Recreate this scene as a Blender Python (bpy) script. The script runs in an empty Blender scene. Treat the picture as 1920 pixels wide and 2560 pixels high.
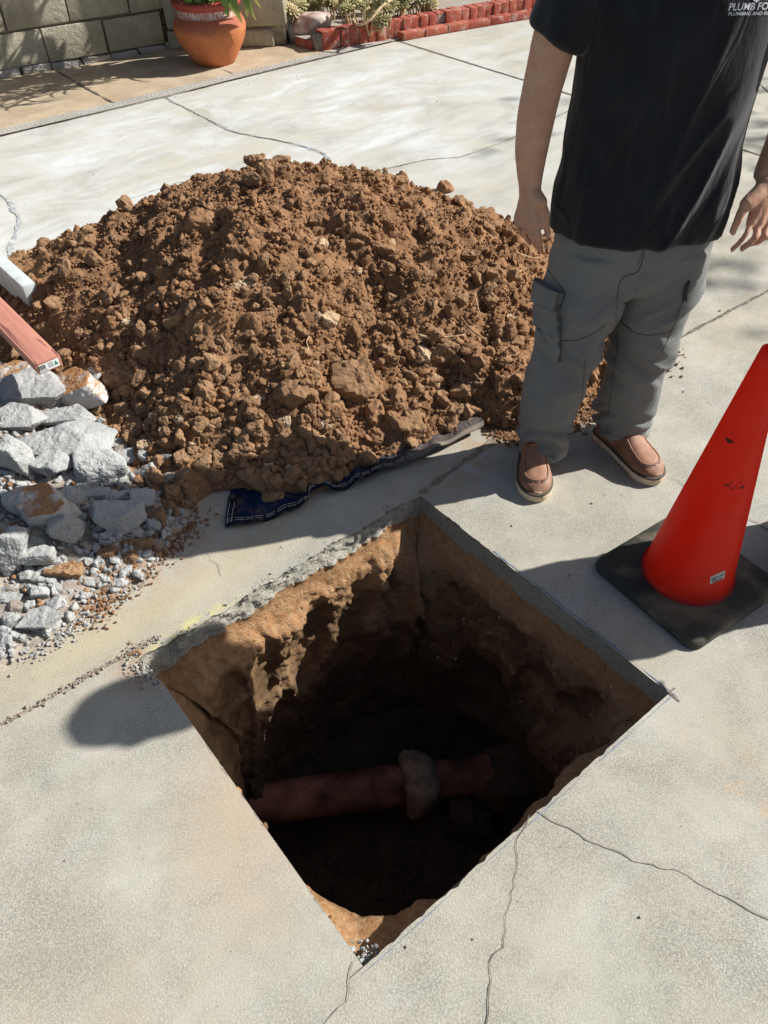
import bpy, bmesh, math, random
import numpy as np
from mathutils import Vector, Matrix
from mathutils.bvhtree import BVHTree
from mathutils.geometry import tessellate_polygon
random.seed(7); RNG = np.random.default_rng(11)
SC = bpy.context.scene; COL = SC.collection
# ------------------------------------------------------------------ camera
F_PX, TH, RO, CAMH = 1934.9, 0.77754, -0.02598, 1.6
_f = np.array([0, math.cos(TH), -math.sin(TH)]); _u0 = np.array([0, math.sin(TH), math.cos(TH)]); _r0 = np.array([1., 0, 0])
_r = math.cos(RO)*_r0 + math.sin(RO)*_u0; _u = -math.sin(RO)*_r0 + math.cos(RO)*_u0
cam = bpy.data.cameras.new('camera'); cam.sensor_fit = 'HORIZONTAL'; cam.sensor_width = 36; cam.lens = 36*F_PX/1920
cam.clip_start = .05; cam.clip_end = 500
co = bpy.data.objects.new('camera', cam); COL.objects.link(co)
Mx = Matrix.Identity(4)
for i in range(3):
    Mx[i][0] = _r[i]; Mx[i][1] = _u[i]; Mx[i][2] = -_f[i]
Mx[2][3] = CAMH
co.matrix_world = Mx; SC.camera = co
CAMP = np.array([0, 0, CAMH])
# ------------------------------------------------------------------ light
SUN_EL, SUN_AZ = math.radians(37.6), math.radians(12.5)       # azimuth measured from +X towards +Y
w = bpy.data.worlds.new('World'); SC.world = w; w.use_nodes = True
wn = w.node_tree; sky = wn.nodes.new('ShaderNodeTexSky'); sky.sky_type = 'NISHITA'; sky.sun_disc = False
sky.sun_elevation = SUN_EL; sky.sun_rotation = math.pi/2 - SUN_AZ
sky.ozone_density = .4; sky.dust_density = 2.0
wn.links.new(sky.outputs[0], wn.nodes['Background'].inputs[0]); wn.nodes['Background'].inputs[1].default_value = .06
sl = bpy.data.lights.new('sun', 'SUN'); sl.energy = 5.0; sl.angle = math.radians(.5); sl.color = (1, .97, .915)
so = bpy.data.objects.new('sun', sl); COL.objects.link(so)
TOSUN = Vector((math.cos(SUN_EL)*math.cos(SUN_AZ), math.cos(SUN_EL)*math.sin(SUN_AZ), math.sin(SUN_EL)))
so.rotation_euler = TOSUN.to_track_quat('Z', 'Y').to_euler()
SC.view_settings.view_transform = 'Standard'; SC.view_settings.look = 'None'
SC.view_settings.exposure = .48; SC.view_settings.gamma = 1
SC.cycles.max_bounces = 6

# ------------------------------------------------------------------ helpers
def pray(px, py):
    return (px-960)/F_PX*_r - (py-1280)/F_PX*_u + _f
def G(px, py, z=0.):
    d = pray(px, py); t = (z-CAMH)/d[2]; return np.array([d[0]*t, d[1]*t, z])
def AY(px, py, Y):
    d = pray(px, py); return CAMP + d*Y/d[1]
def depth(p): return float((np.array(p)-CAMP) @ _f)

def _hash(ix, iy, iz, seed):
    h = (ix.astype(np.int64)*374761393 + iy.astype(np.int64)*668265263 + iz.astype(np.int64)*2147483647 + seed*1274126177) & 0xffffffff
    h = ((h ^ (h >> 13))*1274126177) & 0xffffffff
    h = ((h ^ (h >> 15))*2246822519) & 0xffffffff
    return ((h ^ (h >> 16)) & 0xffffff)/float(0xffffff)
def vnoise(P, seed=0):
    P = np.asarray(P, float); i = np.floor(P).astype(np.int64); f = P-i; f = f*f*f*(f*(f*6-15)+10)
    r = 0
    for a in (0, 1):
        for b in (0, 1):
            for c in (0, 1):
                wgt = (f[..., 0] if a else 1-f[..., 0])*(f[..., 1] if b else 1-f[..., 1])*(f[..., 2] if c else 1-f[..., 2])
                r = r + wgt*_hash(i[..., 0]+a, i[..., 1]+b, i[..., 2]+c, seed)
    return r*2-1
def fbm(P, sc, oct=4, seed=0, gain=.5):
    P = np.asarray(P, float)*sc; a = 1.; r = 0; s = 0
    for k in range(oct):
        r = r + a*vnoise(P*(2.03**k) + 17.3*k, seed+k); s += a; a *= gain
    return r/s
def V3(x, y, z=0.):
    x, y = np.broadcast_arrays(np.asarray(x, float), np.asarray(y, float))
    return np.stack([x, y, np.zeros_like(x)+z], -1)

def mesh(name, V, F, mat=None, smooth=True, parent=None, tone=None, sharp=None):
    me = bpy.data.meshes.new(name)
    V = np.asarray(V, float)
    if isinstance(F, np.ndarray):
        n = F.shape[1]; me.vertices.add(len(V)); me.vertices.foreach_set('co', V.ravel())
        me.loops.add(F.size); me.loops.foreach_set('vertex_index', F.ravel().astype(np.int32))
        me.polygons.add(len(F)); me.polygons.foreach_set('loop_start', np.arange(0, F.size, n, dtype=np.int32))
        me.polygons.foreach_set('loop_total', np.full(len(F), n, np.int32)); me.update(calc_edges=True)
    else:
        me.from_pydata([tuple(v) for v in V], [], [tuple(f) for f in F]); me.update()
    me.validate()
    me.polygons.foreach_set('use_smooth', np.full(len(me.polygons), smooth)); me.update()
    if tone is not None:
        a = me.attributes.new('tone', 'FLOAT', 'POINT'); a.data.foreach_set('value', np.asarray(tone, np.float32))
    o = bpy.data.objects.new(name, me); COL.objects.link(o)
    if mat:
        for m in (mat if isinstance(mat, (list, tuple)) else [mat]): me.materials.append(m)
    if parent: o.parent = parent
    if sharp is not None:
        try: me.set_sharp_from_angle(angle=math.radians(sharp))
        except Exception: pass
    return o
def empty(name, loc, rz=0.):
    o = bpy.data.objects.new(name, None); COL.objects.link(o); o.location = loc; o.rotation_euler = (0, 0, rz); o.empty_display_size = .1
    return o
def tag(o, label=None, cat=None, group=None, kind=None):
    if label: o['label'] = label
    if cat: o['category'] = cat
    if group: o['group'] = group
    if kind: o['kind'] = kind
    return o
class MB:
    def __init__(s): s.V = []; s.F = []; s.T = []
    def add(s, V, F, t=0.):
        n = len(s.V); s.V += [tuple(v) for v in V]; s.F += [tuple(i+n for i in f) for f in F]; s.T += [t]*len(V)
    def build(s, name, mat, parent=None, smooth=True, sharp=None):
        return mesh(name, s.V, s.F, mat, smooth, parent, tone=s.T, sharp=sharp)
def rbox(size, bev=.004, M=None, jit=0.):
    bm = bmesh.new(); bmesh.ops.create_cube(bm, size=1)
    for v in bm.verts: v.co = Vector((v.co.x*size[0], v.co.y*size[1], v.co.z*size[2]))
    if bev: bmesh.ops.bevel(bm, geom=bm.edges[:], offset=bev, segments=2, affect='EDGES', profile=.6)
    V = np.array([v.co[:] for v in bm.verts]); F = [[v.index for v in f.verts] for f in bm.faces]; bm.free()
    if jit: V = V + jit*np.stack([fbm(V+RNG.random(3)*50, 30, 3, k) for k in range(3)], -1)
    if M is not None: V = V @ np.array(M.to_3x3()).T + np.array(M.translation)
    return V, F
def tube(pts, r, n=8, caps=True):
    pts = np.array(pts, float); m = len(pts); r = np.broadcast_to(np.asarray(r, float), (m,))
    V = []; T = np.gradient(pts, axis=0); T /= np.linalg.norm(T, axis=1)[:, None]+1e-12
    up = np.array([0, 0, 1.]) if abs(T[0][2]) < .9 else np.array([1., 0, 0])
    for i in range(m):
        a = np.cross(T[i], up); a /= np.linalg.norm(a)+1e-12; b = np.cross(T[i], a); up = -b if False else np.cross(a, T[i])
        for k in range(n):
            t = 2*math.pi*k/n; V.append(pts[i] + r[i]*(a*math.cos(t)+b*math.sin(t)))
    F = [(i*n+k, i*n+(k+1) % n, (i+1)*n+(k+1) % n, (i+1)*n+k) for i in range(m-1) for k in range(n)]
    if caps: F += [tuple(range(n))[::-1], tuple((m-1)*n+k for k in range(n))]
    return V, F
def spline(P, n):
    P = np.array(P, float); m = len(P); t = np.linspace(0, m-1, n); out = []
    for x in t:
        i = min(int(x), m-2); f = x-i
        p0 = P[max(i-1, 0)]; p1 = P[i]; p2 = P[i+1]; p3 = P[min(i+2, m-1)]
        out.append(.5*((2*p1)+(-p0+p2)*f+(2*p0-5*p1+4*p2-p3)*f*f+(-p0+3*p1-3*p2+p3)*f**3))
    return np.array(out)
def loft(secs, n=36, m=40, pw=2.0):
    """secs: rows (x, y, z, rx, ry[, yaw]) of horizontal rings"""
    S = spline([list(s)+[0]*(6-len(s)) for s in secs], m); V = []
    for s in S:
        for k in range(n):
            t = 2*math.pi*k/n; c, d = math.cos(t), math.sin(t)
            c = math.copysign(abs(c)**(2/pw), c); d = math.copysign(abs(d)**(2/pw), d)
            x, y = s[3]*c, s[4]*d; cy, sy = math.cos(s[5]), math.sin(s[5])
            V.append((s[0]+x*cy-y*sy, s[1]+x*sy+y*cy, s[2]))
    F = [(i*n+k, i*n+(k+1) % n, (i+1)*n+(k+1) % n, (i+1)*n+k) for i in range(m-1) for k in range(n)]
    F += [tuple(range(n))[::-1], tuple((m-1)*n+k for k in range(n))]
    return V, F
def rcone(a, b, ra, rb, n=12):
    a = np.array(a, float); b = np.array(b, float); d = b-a; L = np.linalg.norm(d)+1e-9; d /= L
    P = []; R = []
    for t in np.linspace(-80, 0, 5): P.append(a+d*ra*math.sin(math.radians(t))); R.append(ra*math.cos(math.radians(t)))
    for t in np.linspace(0, 80, 5): P.append(b+d*rb*math.sin(math.radians(t))); R.append(rb*math.cos(math.radians(t)))
    x = np.cross(d, [0, 0, 1.]) if abs(d[2]) < .95 else np.cross(d, [1., 0, 0]); x /= np.linalg.norm(x); y = np.cross(d, x)
    V = [p+r*(x*math.cos(2*math.pi*k/n)+y*math.sin(2*math.pi*k/n)) for p, r in zip(P, R) for k in range(n)]
    m = len(P)
    F = [(i*n+k, i*n+(k+1) % n, (i+1)*n+(k+1) % n, (i+1)*n+k) for i in range(m-1) for k in range(n)]
    F += [tuple(range(n))[::-1], tuple((m-1)*n+k for k in range(n))]
    return V, F
def remesh(V, F, voxel, smooth=3):
    me = bpy.data.meshes.new('tmp'); me.from_pydata([tuple(v) for v in V], [], F); me.update()
    bm = bmesh.new(); bm.from_mesh(me); bmesh.ops.recalc_face_normals(bm, faces=bm.faces[:]); bm.to_mesh(me); bm.free()
    o = bpy.data.objects.new('tmp', me); COL.objects.link(o)
    md = o.modifiers.new('r', 'REMESH'); md.mode = 'VOXEL'; md.voxel_size = voxel; md.use_smooth_shade = True
    if smooth:
        ms = o.modifiers.new('s', 'SMOOTH'); ms.iterations = smooth; ms.factor = .5
    dg = bpy.context.evaluated_depsgraph_get(); dg.update()
    m2 = bpy.data.meshes.new_from_object(o.evaluated_get(dg))
    bpy.data.objects.remove(o)
    n = len(m2.vertices); V = np.zeros(n*3); m2.vertices.foreach_get('co', V); V = V.reshape(-1, 3)
    N = np.zeros(n*3); m2.vertices.foreach_get('normal', N); N = N.reshape(-1, 3)
    F = np.array([p.vertices[:] if len(p.vertices) == 4 else list(p.vertices)+[p.vertices[-1]] for p in m2.polygons if len(p.vertices) == 4])
    Ft = [tuple(p.vertices) for p in m2.polygons]
    return V, N, (F if len(F) == len(Ft) else Ft)
def bvh(o):
    me = o.data; return BVHTree.FromPolygons([v.co[:] for v in me.vertices], [p.vertices[:] for p in me.polygons])
def onsurf(tree, px, py, off=.002):
    d = Vector(pray(px, py)).normalized(); h = tree.ray_cast(Vector(CAMP), d)
    if h[0] is None: return None
    n = h[1]
    if n.dot(d) > 0: n = -n
    return np.array(h[0] + n*off)
def pxline(pts, n):
    P = spline(pts, n) if len(pts) > 2 else np.linspace(pts[0], pts[1], n); return P
def seam(tree, pts, r, n=30, off=.0008, wig=0.):
    out = []
    for p in pxline(pts, n):
        q = onsurf(tree, p[0], p[1], off)
        if q is not None: out.append(q)
    return tube(out, r, 6) if len(out) > 2 else ([], [])
def patch(tree, poly, nx=14, ny=14, off=.006, thick=.006):
    """quad of image points (tl,tr,br,bl) draped on a surface as a thin closed sheet"""
    a, b, c, d = [np.array(p, float) for p in poly]; V = []; V2 = []
    for j in range(ny):
        for i in range(nx):
            s, t = i/(nx-1), j/(ny-1); p = (a*(1-s)+b*s)*(1-t)+(d*(1-s)+c*s)*t
            q = None
            for dx_ in range(0, 40, 2):
                sg_ = 1 if p[0] < 1560 else -1
                q = onsurf(tree, p[0]+dx_*sg_, p[1], off); q2 = onsurf(tree, p[0]+dx_*sg_, p[1], off-thick)
                if q is not None: break
            if q is None: return [], []
            V.append(q); V2.append(q2)
    n = nx*ny; F = [(j*nx+i, j*nx+i+1, (j+1)*nx+i+1, (j+1)*nx+i) for j in range(ny-1) for i in range(nx-1)]
    ring = [i for i in range(nx)]+[j*nx+nx-1 for j in range(1, ny)]+[(ny-1)*nx+i for i in range(nx-2, -1, -1)]+[j*nx for j in range(ny-2, 0, -1)]
    for k in range(len(ring)):
        x, y = ring[k], ring[(k+1) % len(ring)]; F.append((x, y, y+n, x+n))
    return V+V2, F
def ico(sub):
    bm = bmesh.new(); bmesh.ops.create_icosphere(bm, subdivisions=sub, radius=1)
    V = np.array([v.co[:] for v in bm.verts]); F = np.array([[v.index for v in f.verts] for f in bm.faces]); bm.free(); return V, F
ICO = {k: ico(k) for k in (1, 2, 3, 4, 5)}
def rotm(seed=None):
    q = RNG.normal(size=4); q /= np.linalg.norm(q); a, b, c, d = q
    return np.array([[a*a+b*b-c*c-d*d, 2*(b*c-a*d), 2*(b*d+a*c)], [2*(b*c+a*d), a*a-b*b+c*c-d*d, 2*(c*d-a*b)], [2*(b*d-a*c), 2*(c*d+a*b), a*a-b*b-c*c+d*d]])
def rock(sub, dims=(1, 1, 1), planes=9, rough=.06, soft=14., slab=False, freq=2.2):
    D, F = ICO[sub]; N = []; d = []
    if slab:
        N += [[0, 0, 1], [RNG.normal()*.08, RNG.normal()*.08, -1]]; d += [1, 1]
        k = RNG.integers(5, 7); t0 = RNG.random()*6
        for i in range(k):
            t = t0+i*2*math.pi/k+RNG.normal()*.22; N.append([math.cos(t), math.sin(t), RNG.normal()*.22]); d.append(.75+RNG.random()*.3)
    else:
        for i in range(planes):
            n = RNG.normal(size=3); n /= np.linalg.norm(n); N.append(n); d.append(.66+RNG.random()*.4)
        N += [[1, 0, 0], [-1, 0, 0], [0, 1, 0], [0, -1, 0], [0, 0, 1], [0, 0, -1]]; d += [1.]*6
    N = np.array(N, float); N /= np.linalg.norm(N, axis=1)[:, None]; d = np.array(d)
    A = np.maximum(D @ N.T, 1e-3)/d
    r = 1/((A**soft).sum(1)**(1/soft))
    V = D*r[:, None]
    o = RNG.random(3)*90
    V = V*np.array(dims)
    mean = float(np.mean(dims))
    nz = fbm(V/mean+o, freq, 4, 3)*rough*mean + fbm(V/mean+o, freq*5, 2, 9)*rough*.35*mean
    V = V + D*nz[:, None]
    return V, F
def lump(sub, rough=.22, freq=1.6):
    D, F = ICO[sub]; o = RNG.random(3)*90
    r = 1+fbm(D+o, freq, 3, 5)*rough*1.6
    A = np.maximum(D @ RNG.normal(size=(3, 5)), 1e-3)*.62
    r = np.minimum(r, 1/((A**8).sum(1)**(1/8)))
    return D*r[:, None]*(np.array([1, .85, .7])+RNG.random(3)*.25), F
def scatter(name, P, S, protos, mat, tones=None, **kw):
    """merge many small stones into one mesh"""
    Vs, Fs, Ts = [], [], []; n = 0
    for i in range(len(P)):
        V, F = protos[RNG.integers(len(protos))]
        Vs.append((V @ rotm().T)*S[i]+P[i]); Fs.append(F+n); n += len(V)
        Ts.append(np.full(len(V), RNG.random() if tones is None else tones[i]))
    return mesh(name, np.concatenate(Vs), np.concatenate(Fs), mat, tone=np.concatenate(Ts), smooth=False, **kw)

# ------------------------------------------------------------------ materials
class Mat:
    def __init__(s, name, rough=.8, spec=.5):
        s.m = bpy.data.materials.new(name); s.m.use_nodes = True; s.nt = s.m.node_tree
        s.b = s.nt.nodes['Principled BSDF']; s.b.inputs['Roughness'].default_value = rough; s.b.inputs['Specular IOR Level'].default_value = spec
        s.tc = s.nt.nodes.new('ShaderNodeTexCoord').outputs['Object']; s.h = None
    def N(s, t, **kw):
        n = s.nt.nodes.new(t)
        for k, v in kw.items(): setattr(n, k, v)
        return n
    def L(s, a, b): s.nt.links.new(a, b)
    def put(s, sock, v):
        if isinstance(v, bpy.types.NodeSocket): s.L(v, sock)
        elif isinstance(v, (tuple, list)) and len(v) == 3 and sock.type == 'RGBA': sock.default_value = (*v, 1)
        else: sock.default_value = v
    def map(s, scale=(1, 1, 1), rot=(0, 0, 0), loc=(0, 0, 0), src=None):
        n = s.N('ShaderNodeMapping'); s.L(src or s.tc, n.inputs[0]); n.inputs['Scale'].default_value = scale
        n.inputs['Rotation'].default_value = rot; n.inputs['Location'].default_value = loc; return n.outputs[0]
    def noise(s, sc, det=4, co=None, rough=.55, dist=0.):
        n = s.N('ShaderNodeTexNoise'); s.L(co or s.tc, n.inputs['Vector']); n.inputs['Scale'].default_value = sc
        n.inputs['Detail'].default_value = det; n.inputs['Roughness'].default_value = rough; n.inputs['Distortion'].default_value = dist; return n.outputs[0]
    def voro(s, sc, co=None, feat='F1', out='Distance'):
        n = s.N('ShaderNodeTexVoronoi'); n.feature = feat; s.L(co or s.tc, n.inputs['Vector']); n.inputs['Scale'].default_value = sc; return n.outputs[out]
    def rng(s, v, a, b, c=0., d=1.):
        n = s.N('ShaderNodeMapRange'); s.put(n.inputs[0], v)
        for i, x in enumerate((a, b, c, d)): n.inputs[1+i].default_value = x
        return n.outputs[0]
    def mix(s, f, a, b, mode='MIX'):
        n = s.N('ShaderNodeMix', data_type='RGBA', blend_type=mode); s.put(n.inputs[0], f); s.put(n.inputs[6], a); s.put(n.inputs[7], b); return n.outputs[2]
    def math(s, op, a, b=0.):
        n = s.N('ShaderNodeMath', operation=op); s.put(n.inputs[0], a); s.put(n.inputs[1], b); return n.outputs[0]
    def attr(s, name='tone'): return s.N('ShaderNodeAttribute', attribute_name=name).outputs['Fac']
    def sep(s, v=None):
        n = s.N('ShaderNodeSeparateXYZ'); s.L(v or s.tc, n.inputs[0]); return n.outputs
    def near(s, x, y, r, soft=.6, sx=1., sy=1., rot=0.):
        """1 inside a blob at (x, y) of radius r"""
        q = s.N('ShaderNodeVectorMath', operation='SUBTRACT'); s.L(s.tc, q.inputs[0]); q.inputs[1].default_value = (x, y, 0)
        q2 = s.map((1/sx, 1/sy, 0), (0, 0, 0), src=s.map((1, 1, 1), (0, 0, -rot), src=q.outputs[0]))
        l = s.N('ShaderNodeVectorMath', operation='LENGTH'); s.L(q2, l.inputs[0])
        return s.rng(l.outputs['Value'], r*(1-soft), r*(1+soft), 1., 0.)
    def col(s, v): s.put(s.b.inputs['Base Color'], v); return s
    def bump(s, h, dist=.002, strength=1.):
        n = s.N('ShaderNodeBump'); s.put(n.inputs['Height'], h); n.inputs['Distance'].default_value = dist; n.inputs['Strength'].default_value = strength
        if s.h is not None: s.L(s.h, n.inputs['Normal'])
        s.h = n.outputs[0]; s.nt.links.new(s.h, s.b.inputs['Normal']); return s

JA = math.atan2(.616, .788)   # direction of the long joints
def m_concrete(name, base, tan, white, wamt=.5, sp=1.):
    m = Mat(name, .9, .25)
    big = m.noise(.9, 5, dist=.3); st = m.noise(1.6, 8, rough=.65, co=m.map((1, 2.6, 1), src=m.map(rot=(0, 0, -JA))), dist=.5)
    mid = m.noise(7, 5); fine = m.noise(210, 3, rough=.75); fine2 = m.noise(330, 2, rough=.7); pit = m.voro(260)
    c = m.mix(m.rng(big, .4, .62), base, tan)
    c = m.mix(m.math('MULTIPLY', m.rng(st, .47, .64), wamt), c, white)
    c = m.mix(m.rng(mid, .40, .66, 0, .30), c, tuple(x*.70 for x in base), 'MIX')
    c = m.mix(m.rng(m.noise(3.2, 6, rough=.65, dist=.8), .50, .64, 0, .45*wamt+.1), c, white)
    c = m.mix(m.rng(m.noise(2.1, 6, rough=.65, dist=.5), .52, .66, 0, .4), c, tuple(a*.82 for a in tan))
    c = m.mix(m.rng(m.noise(24, 5, rough=.7), .5, .7, 0, .25), c, tuple(x*.68 for x in base))
    fm = m.rng(m.noise(3.5, 5, rough=.6), .40, .60, .25, 1.)
    c = m.mix(m.math('MULTIPLY', m.rng(m.voro(230), .30, .62, 0, .60*sp), fm), c, tuple(x*.42 for x in base))
    c = m.mix(m.math('MULTIPLY', m.rng(m.voro(230, co=m.map(loc=(3, 1, 2))), .22, .05, 0, .5*sp), fm), c, tuple(min(x*1.5, .85) for x in base))
    c = m.mix(m.math('MULTIPLY', m.rng(fine, .44, .66, 0, .72*sp), fm), c, tuple(x*.45 for x in base))
    c = m.mix(m.rng(fine2, .52, .66, 0, .6*sp), c, tuple(min(x*1.45, .85) for x in base))
    c = m.mix(m.rng(m.noise(60, 2), .68, .74, 0, .35*sp), c, (.12, .1, .08))
    return m, c, fine, fine2, mid
m, c, f1, f2, md = m_concrete('driveway_concrete', (.45, .435, .370), (.46, .415, .32), (.57, .575, .545), .40, .85)
farw = m.near(-.95, 4.6, 1.9, .5, 1.6, .75, JA)
farn = m.noise(1.6, 9, rough=.68, co=m.map((1, 2.0, 1), loc=(3, 1, 0), src=m.map(rot=(0, 0, -JA))), dist=.7)
c = m.mix(m.math('MULTIPLY', farw, m.rng(farn, .38, .62, .15, .9)), c, (.64, .66, .66))
pz = m.sep()
farm = m.rng(pz[1], 2.6, 4.0); c = m.mix(m.math('MULTIPLY', farm, m.rng(m.noise(2.2, 8, rough=.65, co=m.map((1, 1.8, 1), loc=(1, 7, 0), src=m.map(rot=(0, 0, -JA))), dist=.6), .45, .6, .0, .6)), c, (.50, .475, .395))
bw = m.near(-.36, .62, .55, .7, .5, 1.1); c = m.mix(m.math('MULTIPLY', bw, m.rng(m.noise(5, 5, dist=.5), .4, .62, 0, .55)), c, (.47, .41, .32))
c = m.mix(m.math('MULTIPLY', m.near(-.30, .78, .20, .8, .6, 1.), .45), c, (.52, .38, .25))          # rusty stain beside the hole
cr_ = m.near(-.60, 1.09, .055, .8); c = m.mix(m.math('MULTIPLY', cr_, m.rng(m.noise(40, 3), .35, .6, .2, .9)), c, (.40, .24, .15))
rs = m.math('MULTIPLY', m.near(.80, .72, .13, .8, .5, 1.3, .6), m.rng(m.noise(22, 7, rough=.7), .5, .7)); c = m.mix(m.math('MULTIPLY', rs, .55), c, (.62, .38, .18))
lw = m.near(-.62, 1.28, .2, .6, 2.2, .35, JA); c = m.mix(m.math('MULTIPLY', lw, .5), c, (.5, .42, .25))
dusty = m.near(-.72, 1.42, .2, .9, 2.4, .45, JA); c = m.mix(m.math('MULTIPLY', dusty, m.rng(m.noise(14, 4), .38, .6, 0, .7)), c, (.46, .31, .2))
dust2 = m.near(.42, 1.95, .22, .9, 1.6, .4, JA); c = m.mix(m.math('MULTIPLY', dust2, m.rng(m.noise(20, 4), .4, .6, 0, .8)), c, (.42, .25, .14))
yel = m.near(-.50, 1.225, .07, .9, 1.5, .3, JA); c = m.mix(m.math('MULTIPLY', yel, m.rng(m.noise(30, 3), .42, .6, 0, .75)), c, (.68, .62, .2))
m.col(c); m.bump(f1, .0016, .8); m.bump(f2, .0007, .7); m.bump(md, .004, .4); M_CONC = m.m
m, c, f1, f2, md = m_concrete('slab_edge_concrete', (.60, .57, .48), (.50, .45, .36), (.68, .67, .60), .5)
c = m.mix(m.rng(m.voro(55), 0, .35, .5, 0), c, (.22, .2, .18)); m.col(c); m.bump(f1, .004, 1); m.bump(m.noise(30, 6, rough=.7, co=m.map((1, 4, 1), src=m.map(rot=(0, 0, -JA)))), .02, .9); M_EDGE = m.m
m, c, f1, f2, md = m_concrete('path_concrete', (.52, .40, .27), (.50, .42, .31), (.55, .48, .38), .3)
m.col(c); m.bump(f1, .002, .7); M_PATH = m.m
m, c, f1, f2, md = m_concrete('rough_aggregate', (.52, .50, .45), (.5, .46, .38), (.75, .75, .72), .4, 1.6)
c = m.mix(m.rng(m.voro(70, out='Distance'), .1, .5, 0, .5), c, (.28, .26, .23)); m.col(c); m.bump(m.voro(70), .006, .8); M_AGG = m.m
m, c, f1, f2, md = m_concrete('broken_concrete', (.38, .39, .385), (.44, .43, .40), (.52, .525, .52), .5, .6)
c = m.mix(m.rng(m.voro(42), 0, .22, .45, 0), c, (.33, .31, .29)); m.col(c); m.bump(f1, .0015, .7); m.bump(m.noise(40, 5), .012, .6); m.bump(m.noise(15, 3), .02, .4); M_CHUNK = m.m
m = Mat('smeared_chunk', .95, .2); c = m.mix(m.rng(m.noise(90, 4), .35, .65), (.48, .47, .44), (.58, .57, .55))
nz = m.N('ShaderNodeNewGeometry'); up = m.sep(nz.outputs['Normal'])[2]
c = m.mix(m.math('MULTIPLY', m.rng(up, .55, .8), m.rng(m.noise(14, 4), .36, .5)), c, m.mix(m.noise(160, 3), (.22, .10, .04), (.55, .30, .14)))
m.col(c); m.bump(m.noise(60, 5), .01, .8); M_CHUNKD = m.m
def m_soil(name, a, b, cdark, red=(.34, .15, .07), bmp=.006, dryscale=1.):
    m = Mat(name, .97, .12); t = m.attr()
    c = m.mix(m.rng(m.noise(7, 5), .35, .65), a, b)
    c = m.mix(m.rng(t, .0, 1., 0, .55), c, cdark)
    c = m.mix(m.rng(m.noise(90, 4, rough=.7), .4, .7, 0, .45), c, tuple(x*.5 for x in a))
    c = m.mix(m.rng(m.noise(230, 3), .58, .72, 0, .6), c, tuple(min(1, x*1.7) for x in b))
    c = m.mix(m.rng(m.noise(2.5, 3), .52, .7, 0, .5), c, red)
    m.col(c); m.bump(m.noise(160, 4, rough=.7), bmp*.4, 1); m.bump(m.noise(45, 5, rough=.65), bmp, .8)
    return m
M_SOIL = m_soil('dug_soil', (.28, .152, .078), (.355, .205, .11), (.13, .07, .037), red=(.27, .14, .075)).m
M_CLOD = m_soil('clay_clod', (.29, .170, .092), (.365, .228, .13), (.20, .11, .06), red=(.32, .17, .09), bmp=.007).m
M_PALE = m_soil('pale_stone', (.50, .36, .22), (.58, .46, .32), (.40, .27, .16), bmp=.004).m
M_DUST = m_soil('mixed_rubble_dust', (.34, .29, .24), (.43, .39, .34), (.27, .20, .15), red=(.36, .24, .16)).m
# walls of the pit: orange fill under the slab, brown clay below
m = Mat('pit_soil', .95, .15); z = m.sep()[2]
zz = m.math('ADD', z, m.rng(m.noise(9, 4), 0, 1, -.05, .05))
orange = m.mix(m.rng(m.noise(60, 5), .35, .65), (.40, .205, .09), (.50, .32, .175))
clay = m.mix(m.rng(m.noise(10, 5, dist=.8), .35, .65), (.25, .15, .078), (.34, .21, .112))
clay = m.mix(m.rng(m.noise(120, 3), .6, .7, 0, .6), clay, (.45, .36, .26))
deep_shade = m.mix(m.rng(m.noise(8, 5), .35, .65), (.075, .052, .036), (.13, .09, .06))  # darker deep soil, with the shade of the pit bottom put into its colour
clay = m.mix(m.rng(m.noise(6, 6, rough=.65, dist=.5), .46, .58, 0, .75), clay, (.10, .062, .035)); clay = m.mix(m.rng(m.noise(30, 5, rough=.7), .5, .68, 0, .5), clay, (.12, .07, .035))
c = m.mix(m.rng(zz, -.20, -.13), clay, orange); c = m.mix(m.rng(zz, -.62, -.36, 1, 0), c, deep_shade)
m.col(c); m.bump(m.noise(50, 6, rough=.72), .014, .9); m.bump(m.noise(260, 3), .003, 1.)
m.bump(m.noise(14, 3, co=m.map((1, 1, 5), (.3, .2, 0))), .01, .35); M_PIT = m.m
def simple(name, col, rough=.7, spec=.4, var=.15, vs=20, bs=None, bd=.001):
    m = Mat(name, rough, spec); c = m.mix(m.rng(m.noise(vs, 4), .35, .65), tuple(x*(1-var) for x in col), tuple(min(1, x*(1+var)) for x in col)); m.col(c)
    if bs: m.bump(m.noise(bs, 4), bd, .8)
    return m.m
M_CRACK = simple('crack_dirt', (.16, .14, .11), .95, .1, .4, 40)
M_HAIR = simple('hairline_crack', (.30, .275, .23), .95, .1, .3, 40)
M_PATCHLINE = simple('sealed_crack', (.40, .42, .42), .9, .2, .3, 30)
M_JOINT = simple('joint_dirt', (.17, .155, .13), .95, .1, .5, 45, 120, .004)
M_JOINTR = simple('joint_red_soil', (.27, .215, .165), .95, .1, .4, 45, 120, .004)

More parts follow.
